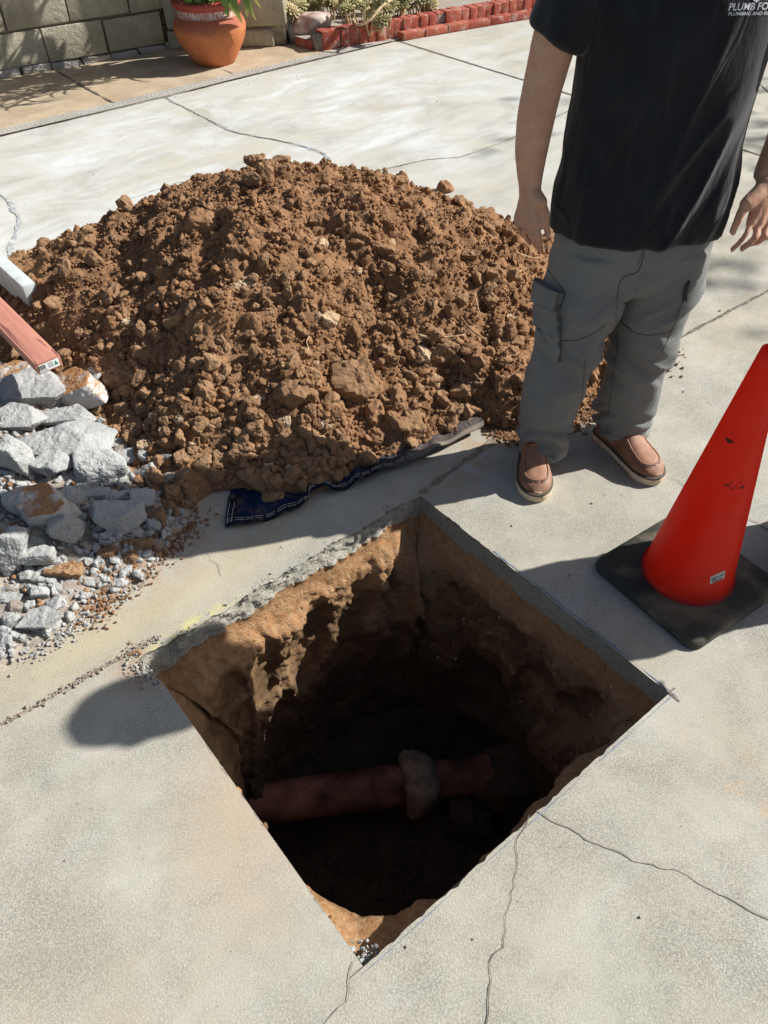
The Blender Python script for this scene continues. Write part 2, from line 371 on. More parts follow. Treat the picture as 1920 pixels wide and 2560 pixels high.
# ------------------------------------------------------------------ the hole outline
H0, H1, H2, H3 = [np.array(p) for p in ((.112, 1.690), (.662, .990), (-.060, .430), (-.600, 1.125))]
HC = (H0+H1+H2+H3)/4
def side(a, b, n): return [a+(b-a)*i/n for i in range(n)]
NS = 130
per = np.array(side(H0, H1, NS)+side(H1, H2, NS)+side(H2, H3, NS)+side(H3, H0, NS)); NP = len(per)
sid = np.repeat([0, 1, 2, 3], NS); sfr = np.tile(np.arange(NS)/NS, 4)
def nrm(a, b): d = (b-a)/np.linalg.norm(b-a); n = np.array([d[1], -d[0]]); return n
nin = []
for a, b in ((H0, H1), (H1, H2), (H2, H3), (H3, H0)):
    n = nrm(a, b); n = n if n @ (HC-a) > 0 else -n; nin += [n]*NS
nin = np.array(nin)
nsm = nin.copy()
for _ in range(10): nsm = (np.roll(nsm, 1, 0)+nsm+np.roll(nsm, -1, 0)); nsm /= np.linalg.norm(nsm, axis=1)[:, None]
rag = (sid == 3)*np.clip(np.minimum(sfr, 1-sfr)*14, 0, 1)
rag2 = (sid == 3)*1.
n1 = fbm(V3(per[:, 0], per[:, 1]), 14, 4, 2); n2 = fbm(V3(per[:, 0], per[:, 1]), 60, 3, 8)
# chipped corner by the gravel, at the left end of the hole
def smo(a, k=14):
    a = np.asarray(a, float)
    for _ in range(k): a = (np.roll(a, 1)+a*2+np.roll(a, -1))/4
    return a
M3, M0, M12 = smo(sid == 3), smo(sid == 0), smo(np.isin(sid, (1, 2)))
chip = np.exp(-(((per-(H3+np.array([.02, -.015])))**2).sum(1))/(.035**2))
topoff = -(rag*(.012+.016*n1+.006*n2)+.028*chip) -(sid != 3)*(.010*np.clip(fbm(V3(per[:, 0], per[:, 1]), 34, 3, 24)-.18, 0, 1)+.0008*n2)
top = per+nsm*topoff[:, None]
# ------------------------------------------------------------------ driveway sheet with the hole
def grid_poly(outer, hole, z):
    loops = [[Vector((p[0], p[1], 0)) for p in outer], [Vector((p[0], p[1], 0)) for p in hole]]
    tri = tessellate_polygon(loops); V = [(p[0], p[1], z) for p in list(outer)+list(hole)]
    return V, [tuple(t) for t in tri]
V, F = grid_poly([(-30, -20), (30, -20), (30, 45), (-30, 45)], top, 0.)
nv = len(V); base = 4
rows = []     # (z, inward) for slab edge
eb = .076-.034*(sid == 3)*np.clip(np.minimum(sfr, 1-sfr)*10, 0, 1)+.016*fbm(V3(per[:, 0], per[:, 1]), 7, 3, 21)+(sid == 0)*(.026*fbm(V3(per[:, 0], per[:, 1]), 9, 4, 22)-.006)
K = 9
for k in range(1, K+1):
    t = k/K
    zc = -eb*t
    sc_off = .0015+.002*n2*t
    sl = -.010+.022*t**1.3+.020*fbm(V3(per[:, 0], per[:, 1], 0.)+np.array([0, 0, t*.09]), 38, 4, 31)+.008*n1
    off = np.where(rag > 0, sl*rag+sc_off*(1-rag), sc_off)+topoff*(1-t)*(rag > 0)*0
    off = off-.028*chip*(1-t)
    zr = zc*np.where(rag > 0, 1, 1)+rag*(.006*fbm(V3(per[:, 0], per[:, 1], t*3), 50, 3, 37))*(t < 1)
    q = per+nsm*off[:, None]; rows.append(np.column_stack([q, zr]))
E = [V[i] for i in range(nv)]
for r in rows: E += [tuple(x) for x in r]
Fs = list(F); nm = len(Fs)
for k in range(K):
    s0 = base if k == 0 else nv+(k-1)*NP; s1 = nv+k*NP
    for i in range(NP): j = (i+1) % NP; Fs.append((s0+i, s0+j, s1+j, s1+i))
drive = mesh('driveway', E, Fs, [M_CONC, M_EDGE], smooth=False); tag(drive, 'pale worn concrete driveway with a square hole cut in it', 'driveway', kind='structure')
for i, p in enumerate(drive.data.polygons):
    if i >= nm: p.material_index = 1; p.use_smooth = True
slab_bot = rows[-1]
slab_s = slab_bot.copy()
for _ in range(30): slab_s[:, :2] = (np.roll(slab_s[:, :2], 1, 0)+2*slab_s[:, :2]+np.roll(slab_s[:, :2], -1, 0))/4
# ------------------------------------------------------------------ pit walls and floor
ZB = -.93; KR = 130
SC0 = [(.22, -.30, .10, .12, .035), (.45, -.26, .09, .10, .03), (.62, -.38, .09, .14, .04), (.80, -.30, .08, .12, .035), (.40, -.50, .12, .12, .04)]
SCOOPS = [(.09, -.36, .10, .26, .060), (.29, -.27, .085, .15, .050), (.30, -.56, .09, .14, .05), (.50, -.30, .085, .19, .055), (.63, -.50, .08, .15, .05), (.70, -.22, .07, .13, .045), (.86, -.24, .07, .14, .045), (.84, -.46, .08, .12, .05)]
PV = []; rr = per-HC; rad = np.linalg.norm(rr, axis=1); cirp = HC+rr/rad[:, None]*.452
s_along = np.arange(NP)/NP*4*.9
NICHE = np.array([.34, 1.44, -.60])
for k in range(KR+1):
    t = k/KR; z = slab_bot[:, 2]+(ZB-slab_bot[:, 2])*t
    cmix = np.clip((t-.01)*(1.6+1.6*np.exp(-((s_along-2.7)/.35)**2)+4*np.exp(-(np.minimum(s_along, 3.6-s_along)/.14)**2)), 0, .8)[:, None]
    p = per*(1-cmix)+cirp*cmix
    P3 = V3(p[:, 0], p[:, 1], z)
    lowf = fbm(P3, 3.2, 3, 51); mf = fbm(P3, 11, 4, 57); ff = fbm(P3, 40, 3, 63)
    off = .018*min(1, t*14)+.040*lowf*min(1, t*5)+(.026*mf+.009*ff)*min(1, t*8)
    # a lip of fill standing out under the near edges
    lip = .075*np.exp(-((t-.07)/.07)**2)*(.5+1.0*fbm(P3, 6, 4, 71)+.8*np.exp(-(np.linalg.norm(per-H2, axis=1)/.13)**2))
    off = off+lip*M12*np.where(sid == 2, np.exp(-(np.linalg.norm(per-H2, axis=1)/.30)**2), 1)
    # shovel scoops on the sunlit side: smooth hollows between crumbling ridges
    wz = z+.02*fbm(P3, 5, 2, 81); ws = sfr+.03*fbm(P3, 4, 2, 82); hol = np.zeros(NP)
    for sc_, zc2, w2, h2, dd in SCOOPS:
        e2 = 1-((ws-sc_-(wz-zc2)*.25)/w2)**2-((wz-zc2)/h2)**2; hol = np.maximum(hol, dd*np.sqrt(np.clip(e2, 0, 1)))
    crumb = np.clip(1-hol/.012, 0, 1)
    a3 = M3*np.clip(t*9-.2, 0, 1); hol = hol*.62
    off = off+a3*(.030*np.clip((1-t)*2, 0, 1)+.024*crumb*fbm(P3, 26, 5, 87, .6)+.018*crumb*np.abs(fbm(P3, 60, 3, 88))-hol)
    off = off+M3*.014*np.clip(1-abs(t-.08)/.1, 0, 1)*fbm(P3, 32, 4, 91)
    g0 = 0*t
    for sc_, zc2, w2, h2, dd in SC0:
        e2 = 1-((ws-sc_-(wz-zc2)*.3)/w2)**2-((wz-zc2)/h2)**2; g0 = np.maximum(g0, dd*np.sqrt(np.clip(e2, 0, 1)))
    off = off+M0*(.026*fbm(P3*np.array([1, 1, .7]), 7, 4, 94)+.022*np.abs(fbm(P3, 16, 5, 96, .6))+.007*fbm(P3, 55, 2, 98)-g0)*min(1, t*8)
    q = p+nsm*off[:, None]
    if k == 0:
        PV.append(slab_bot.copy()); continue
    if t*10 < 1:
        a = t*10; b3 = np.clip(t*40, 0, 1); q = (slab_bot[:, :2]*(1-b3)+slab_s[:, :2]*b3)*(1-a)+q*a
    d = np.linalg.norm(np.column_stack([q, z])-NICHE, axis=1)
    d = d*(1+.35*fbm(P3, 9, 3, 99))
    q = q-nsm*(.13*np.clip(1-(d/.17)**2, 0, 1)**.6)[:, None]*(sid == 0)[:, None]
    PV.append(np.column_stack([q, z+.01*mf]))
KF = 60
last = PV[-1].copy(); cen = last[:, :2].mean(0)
for k in range(1, KF):
    t = k/KF; q = last[:, :2]*(1-t)+cen*t; P3 = V3(q[:, 0], q[:, 1])
    zf = ZB-.02*math.sin(min(1, t*3)*math.pi/2)+.05*fbm(P3, 7, 4, 93)*min(1, t*5)+.012*fbm(P3, 35, 3, 95)+last[:, 2]*0
    PV.append(np.column_stack([q, np.where(t < .15, last[:, 2]*(1-t/.15)+zf*(t/.15), zf)]))
nr = len(PV); PVc = np.concatenate(PV+[np.array([[cen[0], cen[1], ZB-.02]])])
i = np.arange(NP); j = (i+1) % NP
PF = np.concatenate([np.column_stack([k*NP+i, k*NP+j, (k+1)*NP+j, (k+1)*NP+i]) for k in range(nr-1)])
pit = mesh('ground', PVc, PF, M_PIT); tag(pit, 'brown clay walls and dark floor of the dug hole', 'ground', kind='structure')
PITB = bvh(pit)
_pr = [rock(2, (1, .8, .65), 7, .2, 10) for _ in range(16)]
ii = RNG.integers(0, NP, 900); kk2 = RNG.integers(3, KR, 900); P = np.array([PV[k][i_] for i_, k in zip(ii, kk2)])
j0 = RNG.integers(8, NS-8, 70); k0 = RNG.integers(4, 70, 70); P0_ = np.array([PV[k][i_] for i_, k in zip(j0, k0)])
scatter('pale_wall_stones', P0_, .002*(5.**(RNG.random(70)**2)), _pr, M_PALE, parent=pit)
kf2 = RNG.integers(KR+1, nr, 900); P2_ = np.array([PV[k][i_] for i_, k in zip(RNG.integers(0, NP, 900), kf2)])
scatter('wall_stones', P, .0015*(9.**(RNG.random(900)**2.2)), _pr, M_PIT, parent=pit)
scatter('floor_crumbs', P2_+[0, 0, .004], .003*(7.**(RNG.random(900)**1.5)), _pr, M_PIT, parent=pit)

# ------------------------------------------------------------------ joints, cracks
def strip(name, pts, wdt, mat, z=.0022, jag=.35, seed=0, step=.012, amp=.006, rise=0., parent=None, vw=.5):
    P = [np.array(p[:2]) for p in pts]; Q = []
    for a, b in zip(P[:-1], P[1:]):
        n = max(2, int(np.linalg.norm(b-a)/step)); Q += [a+(b-a)*i/n for i in range(n)]
    Q.append(P[-1]); Q = np.array(Q); T = np.gradient(Q, axis=0); T /= np.linalg.norm(T, axis=1)[:, None]; Nn = np.column_stack([-T[:, 1], T[:, 0]])
    Q = Q+Nn*(amp*fbm(V3(Q[:, 0], Q[:, 1]), 9, 4, seed+3))[:, None]+Nn*(amp*.4*fbm(V3(Q[:, 0], Q[:, 1]), 60, 2, seed+4))[:, None]
    ww = wdt*.5*np.clip(1+vw*2*fbm(V3(Q[:, 0], Q[:, 1]), 14, 3, seed+5), .18, 2.2)
    wa = ww*(1+jag*fbm(V3(Q[:, 0], Q[:, 1]), 70, 2, seed+6)); wb = ww*(1+jag*fbm(V3(Q[:, 0], Q[:, 1]), 70, 2, seed+7))
    L = Q+Nn*wa[:, None]; R_ = Q-Nn*wb[:, None]; m_ = len(Q)
    zz = np.full(m_, z)
    V = np.concatenate([np.column_stack([L, zz]), np.column_stack([Q, zz+rise]), np.column_stack([R_, zz])])
    i = np.arange(m_-1); F = np.concatenate([np.column_stack([i, i+m_, i+m_+1, i+1]), np.column_stack([i+m_, i+2*m_, i+2*m_+1, i+m_+1])])
    return mesh(name, V, F, mat, parent=parent)
g = lambda *pts: [G(x, y) for x, y in pts]
strip('joint', g((-500, 2105), (0, 1815), (190, 1708), (330, 1628)), .009, M_JOINTR, seed=1, amp=.004, parent=drive)
strip('joint', g((1052, 1232), (1210, 1120), (1330, 1052)), .022, M_JOINTR, seed=2, amp=.005, rise=.002, parent=drive)
strip('joint', g((1640, 880), (1700, 845), (1920, 727), (2400, 480)), .011, M_JOINT, seed=3, amp=.004, parent=drive)
strip('joint', g((995, 103), (1210, 170), (1437, 240), (1920, 395), (2500, 590)), .020, M_CRACK, seed=4, amp=.001, vw=.15, parent=drive)
strip('joint', g((1680, 0), (1920, 230), (2000, 300)), .008, M_CRACK, seed=5, amp=.001, parent=drive)
strip('joint', g((-700, 560), (0, 342), (411, 245), (700, 172), (980, 106)), .010, M_CRACK, seed=6, amp=.002, z=.009, parent=drive)
CR = [([(1343, 2025), (1395, 2055), (1480, 2098), (1540, 2120), (1600, 2148), (1700, 2180), (1760, 2208), (1850, 2255), (1990, 2330)], .0026, M_HAIR),
      ([(1322, 2040), (1308, 2085), (1300, 2120), (1298, 2160), (1282, 2200), (1280, 2250), (1265, 2290), (1262, 2370), (1228, 2410), (1222, 2490), (1205, 2620)], .0016, M_CRACK),
      ([(880, 2400), (868, 2450), (862, 2500), (830, 2530), (800, 2590)], .0012, M_HAIR),
      ([(411, 245), (445, 262), (520, 300), (600, 335), (660, 345), (740, 360), (800, 380), (825, 397)], .016, M_PATCHLINE),
      ([(411, 245), (445, 262), (520, 300), (560, 322), (600, 335)], .006, M_CRACK),
      ([(600, 335), (660, 345), (740, 360), (800, 380), (825, 397)], .005, M_CRACK),
      ([(940, 430), (1000, 415), (1060, 402), (1150, 392), (1250, 360), (1290, 342), (1440, 270), (1560, 240)], .006, M_CRACK),
      ([(300, 505), (360, 485), (430, 460), (480, 452), (530, 440)], .006, M_PATCHLINE),
      ([(0, 485), (30, 515), (50, 560), (35, 600), (20, 640)], .02, M_PATCHLINE),
      ([(1450, 1045), (1475, 1060), (1500, 1065)], .003, M_CRACK),
      ([(1650, 1195), (1690, 1205), (1720, 1228), (1790, 1260), (1870, 1300), (1920, 1330), (2000, 1380)], .0028, M_CRACK),
      ([(470, 1362), (510, 1378), (530, 1400), (548, 1412), (560, 1440)], .0012, M_HAIR)]
for k, (p, wd, mt) in enumerate(CR):
    strip('crack', g(*p), wd, mt, seed=20+k*5, amp=.014, vw=.7, z=.0016+.0008*(k % 3), parent=drive)
M_CHALK = simple('blue_chalk', (.22, .25, .34), .95, .1, .3, 60)
e1 = (H1-H0)/np.linalg.norm(H1-H0); e2 = (H2-H1)/np.linalg.norm(H2-H1); e3 = (H2-H3)/np.linalg.norm(H2-H3)
strip('saw_overcut', [H1, H1+e1*.030], .0028, M_CRACK, seed=90, amp=.0003, parent=drive); strip('saw_overcut', [H1, H1-e2*.022], .0028, M_CRACK, seed=91, amp=.0003, parent=drive)
strip('saw_overcut', [H2, H2+e2*.030], .0018, M_CRACK, seed=92, amp=.0003, parent=drive)
no0, no1 = -nin[10], -nin[NS+10]
strip('chalk_line', [H0+e1*.30+no0*.007, H1+e1*.02+no0*.007], .0022, M_CHALK, seed=94, amp=.001, vw=1., parent=drive, z=.0012); strip('chalk_line', [H1-e2*.01+no1*.009, H2+e2*.01+no1*.009], .0011, M_CHALK, seed=95, amp=.001, vw=1., parent=drive, z=.0012)
# pale rounded shoulder of old concrete along the broken edge of the hole: crumbs
pts = []; 
# ------------------------------------------------------------------ tan path strip behind the driveway
jd = np.array([.788, .616]); jn = np.array([-.616, .788]); J0 = G(0, 342)[:2]
def quad(name, pts, z, mat, **kw):
    return mesh(name, [(p[0], p[1], z) for p in pts], [tuple(range(len(pts)))], mat, smooth=False, **kw)
band = .10
path = quad('path', [J0-jd*3+jn*band, J0+jd*3.12+jn*band, J0+jd*3.3+jn*.5, J0+jd*3.4+jn*2.5, J0-jd*3+jn*2.5], .004, M_PATH)
tag(path, 'tan concrete path strip along the foot of the block wall', 'path', kind='structure')
quad('aggregate_band', [J0-jd*3+jn*.0, J0+jd*3.45+jn*.0, J0+jd*3.7+jn*.30, J0+jd*3.1+jn*.14, J0+jd*2.6+jn*(band+.02), J0-jd*3+jn*band], .0065, M_AGG, parent=path)
strip('joint', [G(140, 178), G(215, 222), G(285, 260)], .014, M_CRACK, z=.0085, seed=61, amp=.002, parent=path)
strip('joint', [G(548, 172), G(583, 186)], .008, M_CRACK, z=.0085, seed=62, amp=.001, parent=path)

# ------------------------------------------------------------------ heights of the two heaps
FP = [(1.07, 2.44), (.86, 2.16), (.65, 2.04), (.50, 1.98), (.34, 2.02), (.19, 1.95), (.06, 1.86), (-.07, 1.82), (-.15, 1.74), (-.24, 1.71), (-.34, 1.70), (-.43, 1.73), (-.52, 1.73), (-.62, 1.64), (-.74, 1.70), (-.85, 1.88), (-1.0, 2.02), (-1.25, 2.25), (-1.5, 2.5), (-1.66, 2.95), (-1.6, 3.25), (-1.46, 3.42), (-1.22, 3.55), (-.86, 3.76), (-.45, 3.93), (0, 3.92), (.42, 3.68), (.74, 3.32), (1.0, 2.98), (1.10, 2.68)]
PC = np.array([-.36, 2.80])
RP = [(-.58, 1.60), (-.66, 1.44), (-.80, 1.26), (-.92, 1.13), (-1.1, 1.02), (-1.5, 1.0), (-2.0, 1.2), (-2.3, 1.7), (-2.2, 2.3), (-1.8, 2.6), (-1.35, 2.5), (-1.0, 2.25), (-.8, 2.0), (-.64, 1.8)]
RC = np.array([-1.45, 1.85])
def radial(poly, c):
    A = np.array(poly)-c; a = np.arctan2(A[:, 1], A[:, 0]); r = np.hypot(A[:, 0], A[:, 1]); o = np.argsort(a); a, r = a[o], r[o]
    return lambda x, y: np.hypot(x-c[0], y-c[1])/np.interp(np.arctan2(y-c[1], x-c[0]), a, r, period=2*np.pi)
rp, rr_ = radial(FP, PC), radial(RP, RC)
def H_soil(x, y):
    x = np.asarray(x, float); y = np.asarray(y, float); q = rp(x, y)
    q = q*(1+.06*fbm(V3(x, y), 3., 3, 101))
    b = .525*np.clip(1-q**1.35, 0, 1)
    e = np.clip((1-q)*6, 0, 1)
    return np.where(q < 1, b+.012+e*(.060*fbm(V3(x, y), 3.4, 3, 103)+.042*fbm(V3(x, y), 9, 3, 105)+.02*fbm(V3(x, y), 22, 2, 106)), -.02)
def H_rub(x, y):
    x = np.asarray(x, float); y = np.asarray(y, float); q = rr_(x, y)*(1+.05*fbm(V3(x, y), 6., 3, 111))
    return np.where(q < 1, .20*np.clip(1-q**1.2, 0, 1)+.008+.015*fbm(V3(x, y), 12, 3, 113)*np.clip((1-q)*6, 0, 1), -.02)
def H_all(x, y): return np.maximum(np.maximum(H_soil(x, y), H_rub(x, y)), 0.)
def hit(px, py, off=0., H=H_all):
    d = pray(px, py); t = np.linspace(1., 6.5, 1400); P = CAMP+d*t[:, None]
    b = P[:, 2] <= H(P[:, 0], P[:, 1])+off
    k = int(np.argmax(b)); return P[k]
# soil body
def heap(name, x0, x1, y0, y1, step, H, mat, fine):
    xs = np.arange(x0, x1, step); ys = np.arange(y0, y1, step); X, Y = np.meshgrid(xs, ys); Z = H(X, Y); ins = Z > 0
    Z = np.where(ins, Z+fine*(fbm(V3(X, Y), 26, 4, 121, .6)+.8*np.abs(fbm(V3(X, Y), 60, 3, 123, .6))), Z)
    n = len(xs); idx = (np.arange(len(ys)-1)[:, None]*n+np.arange(n-1)[None, :]).ravel()
    F = np.column_stack([idx, idx+1, idx+n+1, idx+n]); keep = (ins.ravel()[F]).any(1); F = F[keep]
    used = np.unique(F); mp = np.full(X.size, -1); mp[used] = np.arange(len(used))
    V = np.column_stack([X.ravel(), Y.ravel(), Z.ravel()])[used]
    return mesh(name, V, mp[F], mat, tone=np.full(len(V), .5))
soil = heap('soil', -1.9, 1.25, 1.5, 4.15, .0085, H_soil, M_SOIL, .014); tag(soil, 'tall mound of freshly dug brown crumbly soil on the driveway', 'soil', kind='stuff')
rubb = heap('gravel', -2.4, -.5, .9, 2.7, .012, H_rub, M_DUST, .010); tag(rubb, 'dusty grit and crumbs under the broken concrete pile', 'gravel', kind='stuff')
# crumbs and clods over the soil
def crag(sub, rough=.16, fr=2.6):
    V, F = rock(sub, (1, RNG.uniform(.6, .9), RNG.uniform(.45, .75)), 7, rough, 9, freq=fr); return V, F
pr1 = [lump(1, .35, 1.2) for _ in range(24)]; pr2 = [crag(2, .30) for _ in range(36)]; pr3 = [crag(3, .30, 2.2) for _ in range(24)]
D0, F0 = ICO[1]
def samp(n, H, box, cond=None, pmin=.0):
    out = []
    while len(out) < n:
        x = RNG.uniform(box[0], box[1], 4000); y = RNG.uniform(box[2], box[3], 4000); z = H(x, y); k = z > pmin
        if cond is not None: k &= cond(x, y, z)
        out += list(np.column_stack([x, y, z])[k])
    return np.array(out[:n])
BX = (-1.75, 1.15, 1.55, 4.0)
def sized(n, a, b, pw, P=None):
    u_ = RNG.random(n); return a*(b/a)**(u_**pw)
P = samp(34000, H_soil, BX, lambda x, y, z: y < 3.6); S = sized(len(P), .0028, .0078, 1.); P[:, 2] += S*.35+.004*RNG.random(len(P))
scatter('soil_crumbs', P, S, pr1, M_SOIL, parent=soil)['kind'] = 'stuff'
P = samp(5600, H_soil, BX, lambda x, y, z: (RNG.random(len(x)) < np.clip(.6+3.5*fbm(V3(x, y), 4.5, 3, 131), .06, 1)) & (RNG.random(len(x)) < .25+.75*np.clip((2.9-y)/1.0, 0, 1)) & (y < 3.7)); S = sized(len(P), .007, .019, 1.7); P[:, 2] += S*.35
scatter('soil_lumps', P, S, pr2, M_SOIL, parent=soil)['kind'] = 'stuff'
P = samp(700, H_soil, BX, lambda x, y, z: (RNG.random(len(x)) < .14+.86*np.clip((2.45-y)/.7, 0, 1)) & (y < 3.7)); S = sized(len(P), .017, .036, 1.8); P[:, 2] += S*.4
scatter('clay_lumps', P, S, pr3, M_CLOD, parent=soil)['kind'] = 'stuff'
# crumbs rolled out on the concrete at the foot of the heap
def fringe(n, poly_px, spread, seed):
    A = np.array([G(*p)[:2] for p in poly_px]); out = []
    for _ in range(n):
        k = RNG.integers(len(A)-1); t = RNG.random(); q = A[k]*(1-t)+A[k+1]*t+RNG.normal(size=2)*spread; out.append([q[0], q[1], 0.003])
    return np.array(out)
P = fringe(1500, [(1530, 1000), (1450, 1050), (1370, 1090), (1290, 1095), (1220, 1065)], .022, 1); P[:, 2] = np.maximum(P[:, 2], H_all(P[:, 0], P[:, 1]))
scatter('spilled_soil', P, sized(len(P), .002, .008, 1.4), pr1, M_SOIL, parent=soil)['kind'] = 'stuff'
P = fringe(260, [(1640, 870), (1665, 880), (1640, 930)], .03, 1); scatter('spilled_soil', P, sized(len(P), .002, .007, 1.4), pr1, M_SOIL, parent=soil)['kind'] = 'stuff'
P = fringe(1500, [(470, 1290), (440, 1345), (370, 1400), (300, 1460), (210, 1545)], .03, 1); P[:, 2] = np.maximum(P[:, 2], H_all(P[:, 0], P[:, 1]))
scatter('spilled_soil', P, sized(len(P), .0015, .007, 1.6), pr1, M_SOIL, parent=soil)['kind'] = 'stuff'

# ------------------------------------------------------------------ big clods and stones lying on the soil
def put_rock(name, px, py, wpx, hpx, mat, label, cat, group=None, slab=False, sub=4, sink=.25, rough=.09, tilt=None, yaw=None, off=0., planes=8, soft=12):
    p = hit(px, py, off); k = F_PX/depth(p); rx = wpx/k/2; ry = hpx/k/2
    V, F = rock(sub, (rx, rx*.8, ry*.85) if not slab else (rx, rx*.72, max(ry*.60, .010)), planes, rough, soft, slab)
    o = mesh(name, V, F, mat, tone=np.full(len(V), RNG.random()), smooth=False)
    o.location = p+np.array([0, ry*.35, (0.5-sink)*ry*.9])
    o.rotation_euler = (RNG.normal()*.15 if tilt is None else tilt[0], RNG.normal()*.15 if tilt is None else tilt[1], RNG.random()*.6-.3 if yaw is None else yaw)
    tag(o, label, cat, group); return o
CL = [(727, 1000, 112, 98, 'round sandy boulder half sunk in the soil above the blanket', M_CLOD),
      (900, 990, 120, 140, 'tall blocky brown clod with flat broken face in the soil', M_CLOD),
      (302, 955, 88, 76, 'rounded crusty clod on the soil just right of the concrete slabs', M_CLOD),
      (367, 1042, 48, 66, 'upright egg-shaped brown stone low on the soil', M_CLOD),
      (1025, 1088, 78, 74, 'orange-brown blocky clod near the blanket’s dusty edge', M_CLOD),
      (822, 812, 58, 62, 'smooth leaf-shaped tan stone in the middle of the soil', M_PALE),
      (706, 762, 62, 46, 'flat square-edged clod in the middle of the soil', M_CLOD),
      (512, 572, 92, 74, 'large dark clod high on the left of the soil', M_SOIL),
      (638, 410, 56, 36, 'flat clod at the very top of the soil heap', M_CLOD),
      (700, 412, 50, 34, 'rounded clod on the crest beside the topmost clod', M_CLOD),
      (1118, 478, 44, 32, 'clod on the skyline at the right of the heap', M_SOIL),
      (1215, 560, 70, 50, 'large dark clod by the worker’s hanging hand', M_SOIL),
      (800, 560, 46, 40, 'round clod just below the crest of the heap', M_CLOD),
      (1106, 895, 70, 76, 'angular brown clod right of the pale root', M_CLOD),
      (1165, 985, 74, 60, 'smooth wedge-shaped clod low on the right of the soil', M_CLOD),
      (1175, 1035, 50, 60, 'squat clod near the blanket’s far end', M_CLOD),
      (335, 1083, 80, 50, 'flattened clod with cracked top beside small grey lumps', M_CLOD),
      (480, 1030, 46, 42, 'round clod in the lower left of the soil', M_CLOD),
      (640, 1078, 70, 50, 'crumbling clod below the sandy boulder', M_CLOD),
      (745, 1095, 38, 42, 'small cube-like clod under the sandy boulder', M_CLOD),
      (600, 1150, 90, 84, 'wide flat clod in the shade behind the blanket corner', M_CLOD),
      (655, 1212, 92, 60, 'broad clod in the shade just behind the blanket', M_CLOD),
      (682, 1252, 56, 46, 'clod that has rolled onto the blue blanket', M_CLOD),
      (785, 1165, 56, 46, 'clod in shade above the wavy blanket hem', M_CLOD),
      (850, 1130, 50, 50, 'clod at the edge of the shade above the blanket', M_CLOD),
      (925, 1165, 44, 34, 'shaded clod beside the blanket’s stitched hem', M_CLOD),
      (675, 1180, 34, 40, 'small grey shard standing among shaded clods', M_PALE),
      (610, 725, 70, 44, 'pale broken clod left of centre on the soil', M_PALE),
      (800, 620, 44, 34, 'tan clod high in the middle of the soil', M_PALE),
      (445, 800, 70, 44, 'reddish flat clod at mid height on the left slope', M_CLOD),
      (960, 625, 60, 40, 'dark clod on the upper right slope', M_SOIL),
      (975, 560, 50, 36, 'dark clod below the skyline on the right', M_SOIL),
      (1060, 700, 50, 30, 'long flat clod on the right slope', M_CLOD),
      (545, 880, 50, 36, 'clod in a hollow left of the sandy boulder', M_CLOD),
      (1080, 960, 44, 36, 'pale chip between two clods low on the right', M_PALE),
      (1060, 905, 36, 66, 'pale curved flake standing on the right slope', M_PALE),
      (160, 1437, 92, 50, 'reddish brown clod among the white stones by the driveway', M_CLOD),
      (340, 1368, 76, 40, 'flat brown clay slab at the edge of the rubble', M_CLOD),
      (330, 1405, 44, 42, 'reddish clod beside the flat clay slab', M_CLOD),
      (395, 1300, 50, 50, 'brown clod in shade beside grey concrete', M_CLOD),
      (430, 1240, 46, 40, 'dark clod in shade left of the blanket corner', M_CLOD),
      (265, 1395, 60, 42, 'crumbly clod beside a bright white stone', M_CLOD),
      (350, 1210, 40, 30, 'brown clod resting on the grey concrete lumps', M_CLOD)]
for x, y, w_, h_, lb, mt in CL:
    put_rock('soil_clod', x, y, w_, h_, mt, lb.replace('’', "'"), 'clod', 'clods of clay on the dug soil', sub=4, rough=.24, planes=8, soft=14)
for k in range(90):
    x = RNG.uniform(120, 1300); y = RNG.uniform(520, 1180) if k % 3 else RNG.uniform(900, 1180)
    p = hit(x, y)
    if H_soil(p[0], p[1]) < .04: continue
    s = RNG.uniform(22, 42)
    mi = k % 4 if k % 8 else 0
    row_ = ['crest', 'upper slope', 'middle slope', 'lower slope', 'foot'][min(4, max(0, int((y-520)/130)))]; cl_ = ['far left', 'left', 'centre left', 'centre', 'centre right', 'right', 'far right'][min(6, int((x-120)/170))]
    put_rock('soil_clod', x, y, s, s*RNG.uniform(.6, .95), [M_CLOD, M_SOIL, M_CLOD, M_PALE][mi], '%s %s clod on the %s of the soil heap, %s side' % ('larger' if s > 34 else 'mid-sized' if s > 28 else 'smaller', ['brown', 'dark crumbly', 'ochre', 'pale'][mi], row_, cl_), 'clod', 'fist-sized clods of clay on the dug soil', sub=4, rough=.26, planes=7, soft=12)

